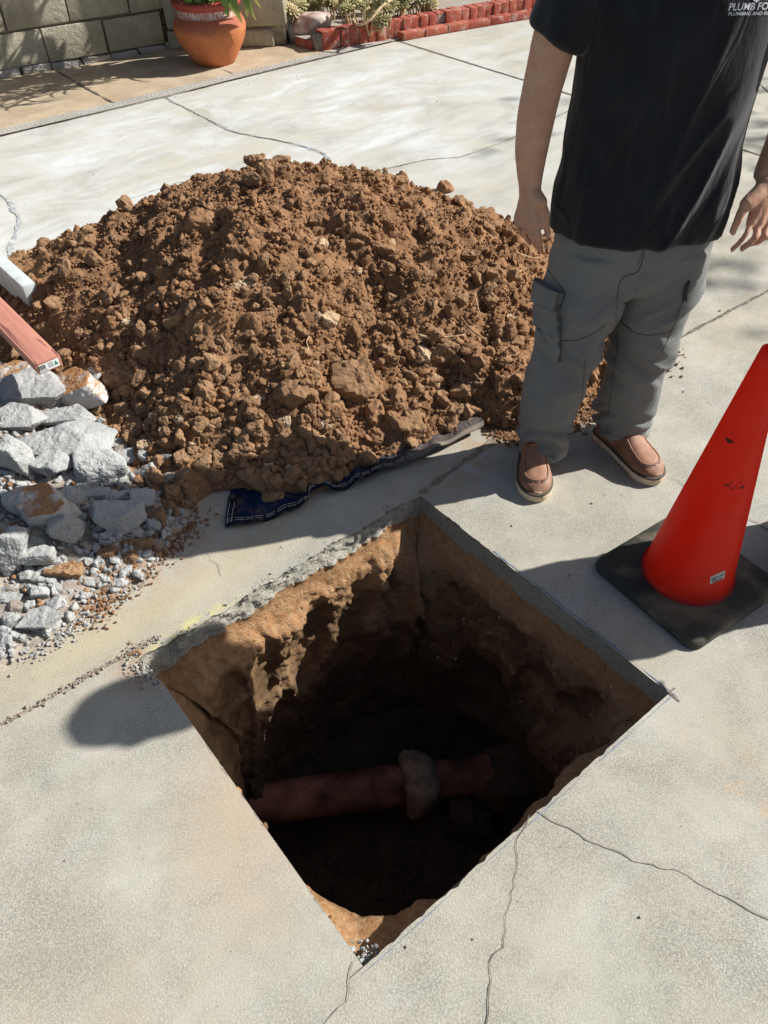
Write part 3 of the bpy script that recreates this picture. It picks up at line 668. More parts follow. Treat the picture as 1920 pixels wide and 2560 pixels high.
# ------------------------------------------------------------------ broken concrete
CH = [(38, 942, 92, 46, 'small wedge of concrete with orange sand, under the red board', 1, 1),
      (90, 990, 195, 92, 'widest smooth-topped slab of concrete, top of the rubble', 1, 0),
      (190, 1005, 165, 120, 'leaning concrete slab with orange sandy face beside a clod', 1, 1),
      (238, 950, 46, 60, 'upright white shard behind the sandy slab', 0, 0),
      (48, 1062, 118, 62, 'long white slab at the frame edge, second from the top', 1, 0),
      (166, 1058, 122, 66, 'flat white slab leaning under the sandy slab', 1, 0),
      (148, 1122, 205, 66, 'long white slab jutting right over the shaded lumps', 1, 0),
      (42, 1175, 100, 135, 'big rough white block below the long slabs at the edge', 0, 0),
      (132, 1178, 112, 66, 'shaded grey block under the long jutting slab', 0, 0),
      (252, 1185, 138, 80, 'pitted grey boulder of concrete half in shade', 0, 0),
      (362, 1195, 74, 52, 'knobbly grey lump touching the soil in the shade', 0, 0),
      (208, 1226, 50, 26, 'small flat shaded piece below the pitted boulder', 1, 0),
      (243, 1243, 70, 38, 'oval shaded piece below the pitted boulder', 0, 0),
      (280, 1253, 70, 40, 'narrow shaded piece right of the oval one', 0, 0),
      (355, 1268, 66, 66, 'rounded shaded lump beside the dark soil crumbs', 0, 0),
      (42, 1277, 92, 82, 'pale tan block half lit at the frame edge', 0, 0),
      (110, 1296, 162, 112, 'large slab with brown earth caked on its flat top', 1, 1),
      (178, 1264, 76, 74, 'grey block wedged behind the earth-caked slab', 0, 0),
      (288, 1302, 130, 74, 'blocky grey slab piece crossed by the shadow edge', 1, 0),
      (156, 1338, 96, 86, 'dark grey block right below the earth-caked slab', 0, 0),
      (24, 1425, 84, 180, 'tallest standing slab at the left frame edge', 0, 0),
      (93, 1403, 98, 56, 'smooth oblong block beside the standing slab', 0, 0),
      (262, 1354, 38, 44, 'bright white knob lit beside brown clods', 0, 0),
      (297, 1345, 28, 26, 'small white chip right of the bright knob', 0, 0),
      (102, 1497, 48, 60, 'egg-shaped white stone in the gravel', 0, 0),
      (126, 1526, 64, 38, 'angular white piece above the thin flat slab', 0, 0),
      (105, 1551, 102, 26, 'thin flat slab lying in the gravel', 1, 0),
      (28, 1503, 62, 34, 'flat grey piece under the standing slab', 1, 0),
      (72, 1446, 40, 38, 'round white stone below the oblong block', 0, 0),
      (98, 1454, 44, 36, 'flat-topped pale stone below the oblong block', 0, 0),
      (26, 1567, 56, 56, 'rough pale block near the lower left rubble', 0, 0),
      (75, 1519, 36, 30, 'small dark-sided stone left of the angular piece', 0, 0),
      (62, 1578, 22, 34, 'small upright stone at the rubble foot', 0, 0),
      (97, 1579, 28, 22, 'pale pebble-like lump at the rubble foot', 0, 0),
      (15, 1617, 42, 50, 'pointed white block lowest at the frame edge', 0, 0),
      (34, 1597, 36, 32, 'grey block leaning on the lowest pointed block', 0, 0),
      (140, 1480, 34, 24, 'small white lump beside reddish clods', 0, 0),
      (213, 1535, 26, 24, 'round pinkish stone at the gravel margin', 0, 0),
      (255, 1448, 22, 24, 'white chip alone among brown crumbs', 0, 0),
      (172, 1548, 30, 20, 'tan lump at the gravel foot', 0, 0),
      (300, 1120, 52, 30, 'white piece peeping between jutting slab and soil', 1, 0),
      (330, 1150, 60, 30, 'pale flake lying above the knobbly grey lump', 1, 0)]
for x, y, w_, h_, lb, sl_, dirt in CH:
    o = put_rock('concrete_chunk', x, y, w_*.9, h_*.88, M_CHUNKD if dirt else M_CHUNK, lb, 'concrete chunk', 'chunks of broken concrete slab', slab=bool(sl_), sub=5 if w_ > 60 else 4, rough=.085 if sl_ else .12, sink=.1, soft=34 if sl_ else 16,
             tilt=(.16+RNG.normal()*.10, RNG.normal()*.12) if sl_ else (RNG.normal()*.3, RNG.normal()*.3), off=.02 if w_ > 80 else .0)
for k in range(120):
    x = RNG.uniform(0, 430); y = RNG.uniform(1120, 1600); p = hit(x, y)
    if H_rub(p[0], p[1]) < .005: continue
    s = RNG.uniform(18, 44)
    row_ = ['top', 'upper middle', 'middle', 'lower middle', 'foot'][min(4, int((y-1130)/95))]; cl_ = ['frame edge', 'left', 'middle', 'right', 'soil side'][min(4, int(x/86))]
    put_rock('concrete_chunk', x, y, s, s*.75, [M_CHUNK, M_CHUNK, M_DUST][k % 3], '%s %s lump at the %s of the rubble, towards the %s' % ('small' if s < 26 else 'mid-sized' if s < 36 else 'larger', ['white', 'pale grey', 'tan'][k % 3], row_, cl_), 'concrete chunk', 'small lumps filling the rubble', sub=3, rough=.14, planes=9, soft=30)
prc = [(lambda r: (r[0]/1., r[1]))(rock(2, (1, .75, .55), 7, .16, 24)) for _ in range(30)]
cnd = lambda x, y, z: (x < -.5)
P = samp(4600, H_rub, (-1.6, -.5, .95, 2.4)); S = sized(len(P), .004, .018, 1.5); P[:, 2] += S*.4
scatter('gravel_stones', P, S, prc, M_CHUNK, parent=rubb)['kind'] = 'stuff'
P = samp(1600, H_rub, (-1.6, -.5, .95, 2.4)); S = sized(len(P), .004, .013, 1.4); P[:, 2] += S*.4
scatter('brown_stones', P, S, pr2, M_CLOD, parent=rubb)['kind'] = 'stuff'
P = fringe(600, [(430, 1360), (330, 1440), (230, 1520), (150, 1590), (40, 1650)], .022, 2); S = sized(len(P), .0015, .007, 1.6)
scatter('gravel_grit', P, S, prc, M_CHUNK, parent=rubb)['kind'] = 'stuff'
# crumbs on the broken edge of the hole and loose grit on the driveway
P = []
for k in range(520):
    i_ = RNG.integers(NS*3+6, NS*4-3); tt = RNG.random(); rw = rows[min(K-1, int(tt*K))][i_] if RNG.random() > .35 else np.append(top[i_]-nsm[i_]*abs(RNG.normal())*.012, 0)
    P.append(rw+np.array([0, 0, .001])+RNG.normal(size=3)*.002)
P = np.array(P); grit = scatter('gravel', P, sized(len(P), .0010, .0040, 2.0), prc, M_AGG); tag(grit, 'crumbled grit along the broken rim of the hole', 'gravel', kind='stuff')
P = fringe(420, [(0, 1815), (190, 1708), (330, 1628), (400, 1590)], .005, 3); scatter('joint_crumbs', P, sized(len(P), .0010, .0055, 2.2), prc, M_DUST, parent=grit)
P = fringe(500, [(335, 1625), (385, 1625), (430, 1660)], .012, 3); P = P[[((p[:2]-H3) @ nin[NS*2+5] < -.003) for p in P]]; scatter('corner_crumbs', P, sized(len(P), .0010, .0050, 2.), pr1, M_CLOD, parent=grit)
c0 = np.array([-.595, 1.10]); P = np.column_stack([c0+RNG.normal(size=(260, 2))*[.026, .035], np.full(260, .003)])
md_ = [abs((p[:2]-H3) @ nrm(H2, H3)) for p in P]
nn = nin[NS*2+5]; P = P[[((p[:2]-H3) @ nn < -.004) for p in P]]
scatter('loose_chips', P, sized(len(P), .0013, .0075, 2.2), prc, M_AGG, parent=grit)['kind'] = 'stuff'
q = H2+np.array([0.0, .03]); P = np.column_stack([q+RNG.normal(size=(90, 2))*[.015, .012], -.02-.05*RNG.random(90)])
scatter('loose_chips', P, sized(len(P), .002, .008, 1.5), prc, M_CHUNK, parent=grit)['kind'] = 'stuff'
P = np.column_stack([RNG.uniform(-2.5, 2.2, 420), RNG.uniform(.4, 6.2, 420), np.full(420, .001)])
def inhole(p): return all(((p[:2]-a) @ n) > -.01 for a, n in ((H0, nin[3]), (H1, nin[NS+3]), (H2, nin[2*NS+3]), (H3, nin[3*NS+3])))
P = P[[not inhole(p) for p in P]]
scatter('debris_specks', P, sized(len(P), .0012, .0055, 2.5), pr1, M_DUST, parent=grit)['kind'] = 'stuff'
_seen = {}
for o in list(COL.objects):
    if o.get('group') in ('small lumps filling the rubble', 'fist-sized clods of clay on the dug soil'):
        _seen.setdefault(o['label'], []).append(o)
for lb_, os_ in _seen.items():
    if len(os_) > 1:
        os_.sort(key=lambda o: o.location.x)
        for nm_, o in zip(['leftmost', 'second-leftmost', 'third-leftmost', 'fourth-leftmost', 'fifth-leftmost', 'sixth-leftmost'], os_):
            o['label'] = nm_+' '+lb_
# roots and twigs
M_ROOT = simple('dry_root', (.55, .40, .24), .8, .2, .3, 40); M_TWIG = simple('brown_twig', (.26, .16, .09), .85, .2, .3, 40)
for pts_, r_, mt_, lb in [([(1045, 845), (1080, 853), (1120, 850), (1160, 845)], .005, M_ROOT, 'pale splintered root lying flat on the right of the soil'),
                     ([(765, 900), (772, 880), (768, 862), (775, 848)], .0028, M_ROOT, 'thin forked pale root sticking up mid heap'),
                     ([(1125, 885), (1150, 905), (1175, 930), (1200, 960)], .0045, M_TWIG, 'long brown root slanting down beside angular clod'),
                     ([(1150, 800), (1175, 830), (1215, 860)], .004, M_TWIG, 'brown twig pointing down the right slope'),
                     ([(1345, 655), (1320, 650), (1290, 640)], .0025, M_ROOT, 'fine straw by the worker\'s cargo pocket'),
                     ([(1185, 740), (1192, 770), (1200, 800)], .002, M_ROOT, 'short pale straw standing on the right slope')]:
    q = [hit(x, y)+np.array([0, -.01, .018]) for x, y in pts_]; V, F = tube(spline(q, 12), np.linspace(r_, r_*.5, 12), 7)
    tag(mesh('root', V, F, mt_), lb, 'root')
# ------------------------------------------------------------------ clay pipe in the pit
M_PIPE = simple('clay_pipe_glaze', (.19, .085, .062), .85, .2, .65, 9, 30, .003); M_COUP = simple('mortar_collar', (.27, .20, .15), .95, .2, .35, 25, 60, .008)
pA, pB = G(470, 2035, -.79), G(1225, 1930, -.79); ax = (pB-pA)/np.linalg.norm(pB-pA)
pp = empty('drain_pipe', tuple(pA)); tag(pp, 'reddish clay drain pipe across the bottom of the hole', 'pipe')
def revolve(prof, a, axd, n=40, nz=0., seed=1):
    axd = axd/np.linalg.norm(axd); x = np.cross(axd, [0, 0, 1.]); x /= np.linalg.norm(x); y = np.cross(axd, x); V = []
    for s, r in prof:
        for k in range(n):
            t = 2*math.pi*k/n; V.append(a+axd*s+r*(x*math.cos(t)+y*math.sin(t)))
    V = np.array(V)
    if nz: V = V+(V-V.mean(0))/.1*(fbm(V, 22, 4, seed)*nz)[:, None]
    m_ = len(prof); F = [(i*n+k, i*n+(k+1) % n, (i+1)*n+(k+1) % n, (i+1)*n+k) for i in range(m_-1) for k in range(n)]
    F += [tuple(range(n))[::-1], tuple((m_-1)*n+k for k in range(n))]; return V, F
Lp = float(np.linalg.norm(pB-pA)); cc = G(1052, 1955, -.79); sc_ = float((cc-pA) @ ax)
V, F = revolve([(-.12, .065)]+[(s, .065) for s in np.linspace(0, sc_, 20)], np.zeros(3), ax, 40, .0); mesh('pipe_length', V, F, M_PIPE, parent=pp, sharp=40)
V, F = revolve([(s, .060) for s in np.linspace(sc_, Lp, 20)], np.zeros(3), ax, 40, .0); mesh('pipe_length', V, F, M_PIPE, parent=pp, sharp=40)
V, F = revolve([(sc_-.058, .066), (sc_-.054, .088), (sc_-.04, .106), (sc_-.015, .108), (sc_+.015, .098), (sc_+.035, .086), (sc_+.05, .070), (sc_+.055, .06)], np.zeros(3), ax, 48, .022, 3)
mesh('collar', V, F, M_COUP, parent=pp)
for dx_, r_, nm_ in ((.02, .12, 'large dark clod pressed against the buried end of the pipe'), (-.10, .07, 'smaller dark clod under the buried end of the pipe')):
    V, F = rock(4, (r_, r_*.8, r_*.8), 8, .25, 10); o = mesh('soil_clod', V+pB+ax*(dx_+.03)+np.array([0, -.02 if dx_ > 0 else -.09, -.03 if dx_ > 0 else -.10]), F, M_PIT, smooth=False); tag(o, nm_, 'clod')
#@@PART2
# ------------------------------------------------------------------ blue blanket under the soil
m = Mat('quilted_blue_cloth', .9, .1)
wv = m.noise(26, 2, dist=.5); c = m.mix(m.rng(m.noise(60, 4), .35, .65), (.006, .015, .045), (.010, .026, .072))
c = m.mix(m.rng(m.noise(18, 4), .50, .70, 0, .5), c, (.22, .15, .10)); c = m.mix(m.rng(m.sep()[0], -.10, .12, 0, .8), c, (.12, .10, .085)); m.col(c)
m.bump(m.noise(22, 3, dist=1.5), .02, .6); m.bump(m.rng(m.noise(30, 1, dist=2.5), .47, .5), .004, .5); m.bump(m.noise(500, 2), .0006, .8); M_BLUE = m.m
m = Mat('dusty_hem_cloth', .9, .1); px_ = m.sep()[0]
c = m.mix(m.rng(px_, -.02, .16), (.008, .012, .022), (.20, .17, .145)); c = m.mix(m.rng(m.noise(60, 4), .5, .7, 0, .3), c, (.3, .22, .15)); m.col(c); m.bump(m.noise(400, 2), .001, .8); M_HEM = m.m
M_THREAD = simple('white_thread', (.42, .42, .40), .8, .2)
bl = empty('blanket', (0, 0, 0)); tag(bl, 'dark blue quilted blanket with white stitching sticking out from under the soil', 'blanket')
bk = [(566, 1317), (610, 1308), (650, 1300), (700, 1283), (745, 1268), (768, 1252), (775, 1228), (795, 1217), (830, 1222), (852, 1222), (880, 1208), (910, 1195), (960, 1172), (1010, 1152), (1062, 1135), (1100, 1115), (1150, 1090), (1210, 1058)]
zs = [.006, .010, .012, .012, .014, .03, .035, .03, .018, .014, .016, .02, .02, .024, .03, .034, .036, .04]
E0 = spline([G(x, y, z) for (x, y), z in zip(bk, zs)], 150)
ind = np.array([.10, .38]); ind /= np.linalg.norm(ind)
nn_ = 26; WB = .30
def bsurf(i, t):
    p = E0[i]; u_ = i/149
    back = np.array([-.05*(1-u_), 1.0, 0])*t
    q = p+back
    zq = p[2]*(1-min(1, t/.1))+max(H_soil(q[0], q[1])-.03, .0)*min(1, t/.1)*(t > .03)
    q[2] = max(.004, p[2]*(1-t/WB)+.006*math.sin(i*.21+t*40)+.004*math.sin(i*.5)*(t < .15))
    return q
V = [bsurf(i, WB*j/(nn_-1)) for j in range(nn_) for i in range(150)]
nV = len(V); V2 = [v-np.array([0, 0, .004]) for v in V]
F = [(j*150+i, j*150+i+1, (j+1)*150+i+1, (j+1)*150+i) for j in range(nn_-1) for i in range(149)]
F2 = [tuple(x+nV for x in f[::-1]) for f in F]
ring = list(range(150))+[j*150+149 for j in range(1, nn_)]+[(nn_-1)*150+i for i in range(148, -1, -1)]+[j*150 for j in range(nn_-2, 0, -1)]
F3 = [(ring[k], ring[(k+1) % len(ring)], ring[(k+1) % len(ring)]+nV, ring[k]+nV) for k in range(len(ring))]
mesh('cloth', V+V2, F+F2+F3, M_BLUE, parent=bl)
def hem(i0, i1, side_=False):
    rows_ = []
    if not side_:
        for i in range(i0, i1):
            a = bsurf(i, 0); b = bsurf(i, .022); rows_.append([a+[0, -.003, -.003], a+[0, -.004, .002], a+[0, .002, .006], (a+b)/2+[0, 0, .006], b+[0, 0, .004], b+[0, 0, -.001]])
    else:
        for j in range(0, 12):
            a = bsurf(0, WB*j/(nn_-1)); b = bsurf(4, WB*j/(nn_-1)); d = np.array([-.004, 0, 0]); rows_.append([a+d+[0, 0, -.003], a+d+[0, 0, .002], a+[0, 0, .006], (a+b)/2+[0, 0, .006], b+[.005, 0, .004], b+[.005, 0, -.001]])
    n = len(rows_[0]); return [p for r in rows_ for p in r], [(i*n+k, i*n+k+1, (i+1)*n+k+1, (i+1)*n+k) for i in range(len(rows_)-1) for k in range(n-1)]
V, F = hem(0, 150); mesh('hem', V, F, M_HEM, parent=bl)
V, F = hem(0, 0, True); mesh('hem', V, F, M_HEM, parent=bl)
st = MB()
for off_ in (.006, .015):
    P = np.array([bsurf(i, off_)+[0, 0, .0075] for i in range(150)])
    for i in range(0, 118): 
        if i % 5 != 4: st.add(*tube([P[i], P[i+1]], .0009, 5))
for off_ in (1.2, 3.0):
    i_ = int(round(off_)); P = np.array([bsurf(i_, WB*j/(nn_-1))+[.003*(off_ > 2), 0, .0075] for j in range(9)]); st.add(*tube(P, .0009, 5))
st.build('stitching', M_THREAD, bl)

# ------------------------------------------------------------------ two boards at the left edge
def box_between(a, b, wv, hv, z, M_, bev=.002):
    """box whose top face runs from a to b (left and right edge given by wv), hv down"""
    pass
M_WHITEP = simple('grey_white_painted_board', (.56, .62, .61), .5, .4, .12, 18, 60, .001)
m = Mat('red_stained_wood', .6, .35); 
sp_ = m.map((1.2, 26, 26), (0, 0, 0)); gr = m.noise(1.5, 6, co=sp_, dist=1.2)
c = m.mix(m.rng(gr, .35, .65), (.42, .17, .125), (.55, .255, .185)); c = m.mix(m.rng(gr, .60, .64, 0, .85), c, (.17, .06, .05))
kn = m.noise(9, 2, dist=2); c = m.mix(m.rng(kn, .70, .73, 0, .6), c, (.62, .33, .22)); m.col(c); m.bump(gr, .001, .5); M_RED = m.m
M_STICK = simple('white_sticker', (.80, .82, .82), .45, .5, .03); M_INK = simple('sticker_ink', (.05, .06, .06), .6, .3); M_GREEN = simple('sticker_green', (.05, .22, .10), .6, .3)
zt = .30
rb0, rb1 = G(149, 887, zt), G(0, 741, zt); lb0 = G(96, 921, zt)
axb = (rb1-rb0)/np.linalg.norm(rb1-rb0); wv_ = lb0-rb0; wv_ = wv_-axb*(wv_@axb); W_ = np.linalg.norm(wv_); wv_ /= W_
def board(name, label, p0, ax_, wd_, W_, Hh, L, mat, bev=.0025):
    """p0: right-top corner of the near end; runs along ax_, spreads along wd_"""
    o = empty(name, tuple(p0+wd_*W_/2-np.array([0, 0, Hh/2]))); tag(o, label, 'board')
    X = Vector(ax_); Y = Vector(wd_); Z = X.cross(Y); Z = Z if Z.z > 0 else -Z
    o.matrix_world = Matrix.Translation(o.location) @ Matrix((X, Z.cross(X), Z)).transposed().to_4x4()
    V, F = rbox((L, W_, Hh), bev); V = np.array(V)+[L/2, 0, 0]; mesh('timber', V, F, mat, smooth=True, parent=o, sharp=35); return o
B1 = board('red_board', 'reddish stained board with a white barcode sticker on its end', rb0, axb, wv_, W_, .038, 1.4, M_RED)
s = mesh('sticker', [(-.0012, y, z) for y, z in ((-W_*.38, -.013), (W_*.42, -.015), (W_*.40, .011), (-W_*.40, .013))], [(0, 1, 2, 3)], M_STICK, smooth=False, parent=B1)
ik = MB()
def bar(y0, y1, z0, z1, x=-.0018): ik.add([(x, y0, z0), (x, y1, z0), (x, y1, z1), (x, y0, z1)], [(0, 1, 2, 3)])
sg = 1 if (B1.matrix_world.to_3x3() @ Vector((0, 1, 0))).x < 0 else -1
yy = .012
for k in range(12):
    wd2 = [.0006, .0014, .0008, .0018][k % 4]; bar(sg*(yy), sg*(yy+wd2), -.006, .009); yy += wd2+.0009
for r_ in range(4): bar(sg*(-.012), sg*(.006-.002*(r_ % 2)), .008-.0045*r_, .0065-.0045*r_)
bar(sg*.008, sg*.032, -.0105, -.009)
o = ik.build('barcode', M_INK, s, smooth=False)
mesh('emblem', [(-.0018, sg*-.028, -.006), (-.0018, sg*-.015, -.006), (-.0018, sg*-.020, .009)], [(0, 1, 2)], M_GREEN, smooth=False, parent=s)
zt = .25; a0, a1 = G(88, 706, zt), G(0, 628, zt); c0_ = G(76, 728, zt); axw = (a1-a0)/np.linalg.norm(a1-a0); ww = c0_-a0; ww -= axw*(ww@axw); Ww = np.linalg.norm(ww)
B2 = board('painted_board', 'pale grey painted beam poking into the left side of the soil', a0, axw, ww/Ww, Ww*1.25, .115, 1.3, M_WHITEP, .006)

# ------------------------------------------------------------------ traffic cone
cq = [G(1484, 1405), G(1738, 1620), G(1950, 1490), G(1690, 1283)]
cc_ = (cq[0]+cq[2])/2; cdir = cq[1]-cq[0]; rz = math.atan2(cdir[1], cdir[0])
cone = empty('traffic_cone', tuple(cc_), rz); tag(cone, 'scuffed red-orange traffic cone on a square black rubber base', 'traffic cone')
m = Mat('black_rubber', .75, .3); c = m.mix(m.rng(m.noise(9, 5), .35, .65), (.035, .035, .030), (.06, .056, .045)); 
c = m.mix(m.rng(m.noise(7, 5, dist=.4), .50, .72, 0, .8), c, (.26, .22, .135)); m.col(c); m.bump(m.noise(40, 4), .003, .7); M_RUB = m.m
m = Mat('red_vinyl', .42, .45); c = m.mix(m.rng(m.noise(5, 4), .35, .65), (.95, .035, .014), (.98, .060, .024))
zc_ = m.sep()[2]
c = m.mix(m.rng(m.noise(4, 5, dist=.6), .45, .7, 0, .5), c, (.95, .16, .09)); sc = m.math('MULTIPLY', m.rng(m.noise(9, 6, rough=.7, dist=.4), .54, .66), .6); c = m.mix(sc, c, (.30, .03, .02))
sc2 = m.rng(m.noise(34, 5, rough=.7, co=m.map((1, 1, .6))), .66, .72, 0, .8); c = m.mix(sc2, c, (.06, .03, .03))
c = m.mix(m.math('MULTIPLY', m.rng(zc_, .09, .035), m.rng(m.noise(18, 4), .3, .6)), c, (.25, .05, .045)); m.col(c)
m.bump(m.noise(25, 3), .001, .5); M_REDV = m.m
tr_ = m.N('ShaderNodeBsdfTranslucent'); m.put(tr_.inputs[0], (1., .13, .05)); mx = m.N('ShaderNodeMixShader'); mx.inputs[0].default_value = .70
m.L(m.b.outputs[0], mx.inputs[1]); m.L(tr_.outputs[0], mx.inputs[2]); m.L(mx.outputs[0], m.nt.nodes['Material Output'].inputs[0])
def rsq(hw_, r_, z_, n=8):
    return [(sx*(hw_-r_)+r_*math.cos(a0+math.pi/2*k/(n-1)), sy*(hw_-r_)+r_*math.sin(a0+math.pi/2*k/(n-1)), z_) for sx, sy, a0 in ((1, 1, 0), (-1, 1, math.pi/2), (-1, -1, math.pi), (1, -1, 1.5*math.pi)) for k in range(n)]
rg = [rsq(.168, .03, .0), rsq(.176, .034, .003), rsq(.177, .035, .014), rsq(.174, .034, .022), rsq(.168, .03, .0275), rsq(.158, .03, .030), rsq(.130, .03, .0315)]
n = 32; V = [p for r in rg for p in r]; F = [(a*n+k, a*n+(k+1) % n, (a+1)*n+(k+1) % n, (a+1)*n+k) for a in range(len(rg)-1) for k in range(n)]+[tuple(range(n))[::-1], tuple((len(rg)-1)*n+k for k in range(n))]
mesh('base', V, F, M_RUB, parent=cone, sharp=40)
def lathe(prof, n=64, close=False):
    V = [(r*math.cos(2*math.pi*k/n), r*math.sin(2*math.pi*k/n), z) for r, z in prof for k in range(n)]; m_ = len(prof)
    return V, [(i*n+k, i*n+(k+1) % n, (i+1)*n+(k+1) % n, (i+1)*n+k) for i in range(m_-1) for k in range(n)]
CR0, CR1, CT = .112, .024, .715
V, F = lathe([(.121, .0312), (.117, .033), (.1135, .038), (.112, .05)]+[(.112+(CR1-.112)*t, .05+(CT-.05)*t) for t in np.linspace(.02, 1, 24)]+[(.021, CT+.002), (.017, CT-.001), (.016, CT-.03)]); mesh('cone_body', V, F, M_REDV, parent=cone)
M_TAG = simple('grey_label', (.42, .43, .42), .5, .4, .1)
CONEI = Matrix.LocRotScale(Vector(cc_), Matrix.Rotation(rz, 3, 'Z'), None).inverted()
CT_ = bvh(bpy.data.objects['cone_body']); 
def cone_patch(pts4, nx, ny, off):
    a, b, c_, d = [np.array(p, float) for p in pts4]; V = []
    for j in range(ny):
        for i in range(nx):
            s_, t_ = i/(nx-1), j/(ny-1); p = (a*(1-s_)+b*s_)*(1-t_)+(d*(1-s_)+c_*s_)*t_
            o_ = CONEI @ Vector(CAMP); d_ = (CONEI.to_3x3() @ Vector(pray(p[0], p[1]))).normalized(); h = CT_.ray_cast(o_, d_)
            if h[0] is None: return [], []
            n_ = h[1] if h[1].dot(d_) < 0 else -h[1]; V.append(np.array(h[0]+n_*off))
    return V, [(j*nx+i, j*nx+i+1, (j+1)*nx+i+1, (j+1)*nx+i) for j in range(ny-1) for i in range(nx-1)]
lbp = [(1775, 1442), (1812, 1425), (1810, 1445), (1774, 1460)]
V, F = cone_patch(lbp, 8, 4, .0012)
if V:
    tg = mesh('label_tag', V, F, M_TAG, parent=cone); im = MB()
    for k, (a_, b_) in enumerate([((1779, 1446), (1795, 1439)), ((1779, 1450), (1790, 1445)), ((1797, 1439), (1809, 1433)), ((1781, 1454), (1806, 1442))]):
        V, F = cone_patch([a_, b_, (b_[0], b_[1]+2.2), (a_[0], a_[1]+2.2)], 4, 2, .0018)
        if V: im.add(V, F)
    if im.V: im.build('label_print', M_INK, tg)
M_SCUFF = simple('dark_scuff', (.09, .03, .03), .8, .2, .4, 60)
sc_m = MB()
for q4 in ([(1812, 1092), (1826, 1098), (1838, 1106), (1820, 1108)],):
    V, F = cone_patch(q4, 5, 5, .0011); 
    if V: sc_m.add(V, F)
for k in range(14):
    x0 = 1810+RNG.random()*48; y0 = 1204+RNG.random()*20; L = 3+RNG.random()*9
    V, F = cone_patch([(x0, y0), (x0+L, y0-L*.3), (x0+L, y0-L*.3+2.4), (x0+1, y0+2.2)], 3, 2, .0011)
    if V: sc_m.add(V, F)
if sc_m.V: sc_m.build('scuff_mark', M_SCUFF, cone)

# ------------------------------------------------------------------ people
m = Mat('skin', .62, .28); c = m.mix(m.rng(m.noise(14, 4), .35, .65), (.52, .30, .20), (.60, .37, .25)); c = m.mix(m.rng(m.noise(30, 4), .45, .7, 0, .35), c, (.40, .17, .12)); c = m.mix(m.rng(m.noise(150, 2), .62, .7, 0, .25), c, (.22, .11, .07))
zs_ = m.sep()[2]; c = m.mix(m.rng(zs_, .86, .74, 0, .35), c, (.42, .19, .14)); m.col(c); m.b.inputs['Subsurface Weight'].default_value = .08; m.b.inputs['Subsurface Radius'].default_value = (.02, .008, .004); m.b.inputs['Subsurface Scale'].default_value = .3
m.bump(m.noise(28, 5, co=m.map((1, 1, .35))), .006, .6); m.bump(m.noise(90, 4), .0012, .7); M_SKIN = m.m
m = Mat('black_cotton', .85, .18); c = m.mix(m.rng(m.noise(9, 5), .35, .65), (.004, .006, .009), (.009, .012, .017)); 
c = m.mix(m.rng(m.noise(7, 5, co=m.map((4, 4, .8))), .56, .72, 0, .25), c, (.05, .058, .065)); m.col(c); m.b.inputs['Sheen Weight'].default_value = .16; m.b.inputs['Sheen Roughness'].default_value = .6; m.bump(m.noise(500, 2), .0005, .8); m.bump(m.noise(9, 4, co=m.map((1.6, 1.6, .5))), .02, .35)
m.bump(m.rng(m.math('ABSOLUTE', m.math('SUBTRACT', m.noise(5, 2, co=m.map((1.6, 1.6, .5), src=m.map(rot=(0, -.35, 0))), dist=.8), .5)), 0, .07, 1, 0), .012, .2); M_SHIRT = m.m
m = Mat('grey_canvas', .82, .2); c = m.mix(m.rng(m.noise(8, 5), .35, .65), (.178, .186, .184), (.205, .212, .208)); c = m.mix(m.rng(m.noise(26, 5), .6, .74, 0, .2), c, (.24, .23, .21)); m.col(c)
m.bump(m.noise(420, 2), .0006, .9); m.bump(m.noise(7, 3, co=m.map((1, 1, 1.3)), dist=.4), .016, .35)
def ridge(m, sc, co, dist=1.): return m.rng(m.math('ABSOLUTE', m.math('SUBTRACT', m.noise(sc, 2, co=co, dist=dist), .5)), 0, .09, 1, 0)
m.bump(ridge(m, 4, m.map((1, 1, 2.4), src=m.map(rot=(0, .6, 0))), .4), .010, .25); M_PANTS = m.m
M_SEAM = simple('dark_seam', (.055, .060, .064), .9, .1); M_OLIVE = simple('olive_webbing', (.055, .05, .035), .85, .2)
m = Mat('brown_leather', .58, .35); c = m.mix(m.rng(m.noise(16, 5), .3, .7), (.185, .082, .043), (.28, .135, .075)); c = m.mix(m.rng(m.noise(50, 4), .55, .75, 0, .4), c, (.42, .26, .18)); c = m.mix(m.rng(m.noise(9, 5, rough=.7), .5, .75, 0, .4), c, (.42, .33, .25)); m.col(c); m.bump(m.noise(70, 5), .0015, .6); M_LEATH = m.m
M_LEATH2 = simple('worn_leather_top', (.32, .16, .098), .62, .4, .14, 30, 80, .001)
M_SOLE = simple('cream_sole', (.62, .50, .36), .75, .3, .12, 40, 90, .001); M_WELT = simple('dark_welt', (.075, .060, .045), .7, .3); M_LACE = simple('yellow_lace', (.45, .22, .04), .8, .2)
M_HAIR_ = simple('dark_hair', (.02, .015, .012), .6, .3); M_EYE = simple('eye_white', (.7, .68, .65), .3, .5); M_IRIS = simple('iris', (.05, .03, .02), .3, .5)
M_PRINT = simple('white_print', (.62, .64, .70), .7, .3, .08)
PX, PY = .650, 1.88
def all_add(L):
    V, F = [], []
    for v, f in L:
        n = len(V); V += [tuple(x) for x in v]; F += [tuple(i+n for i in q) for q in f]
    return V, F
def hand(chains, wrist, palm_r=.017):
    L = []
    for name_, pts_, r0, r1 in chains:
        n = len(pts_)
        for i in range(n-1):
            a = r0+(r1-r0)*i/(n-1); b = r0+(r1-r0)*(i+1)/(n-1); L.append(rcone(pts_[i], pts_[i+1], a, b))
        if name_ != 'thumb': L.append(rcone(wrist, pts_[0], palm_r*1.08, r0*1.55))
        else: L.append(rcone(wrist, pts_[0], palm_r, r0*1.5))
    return L
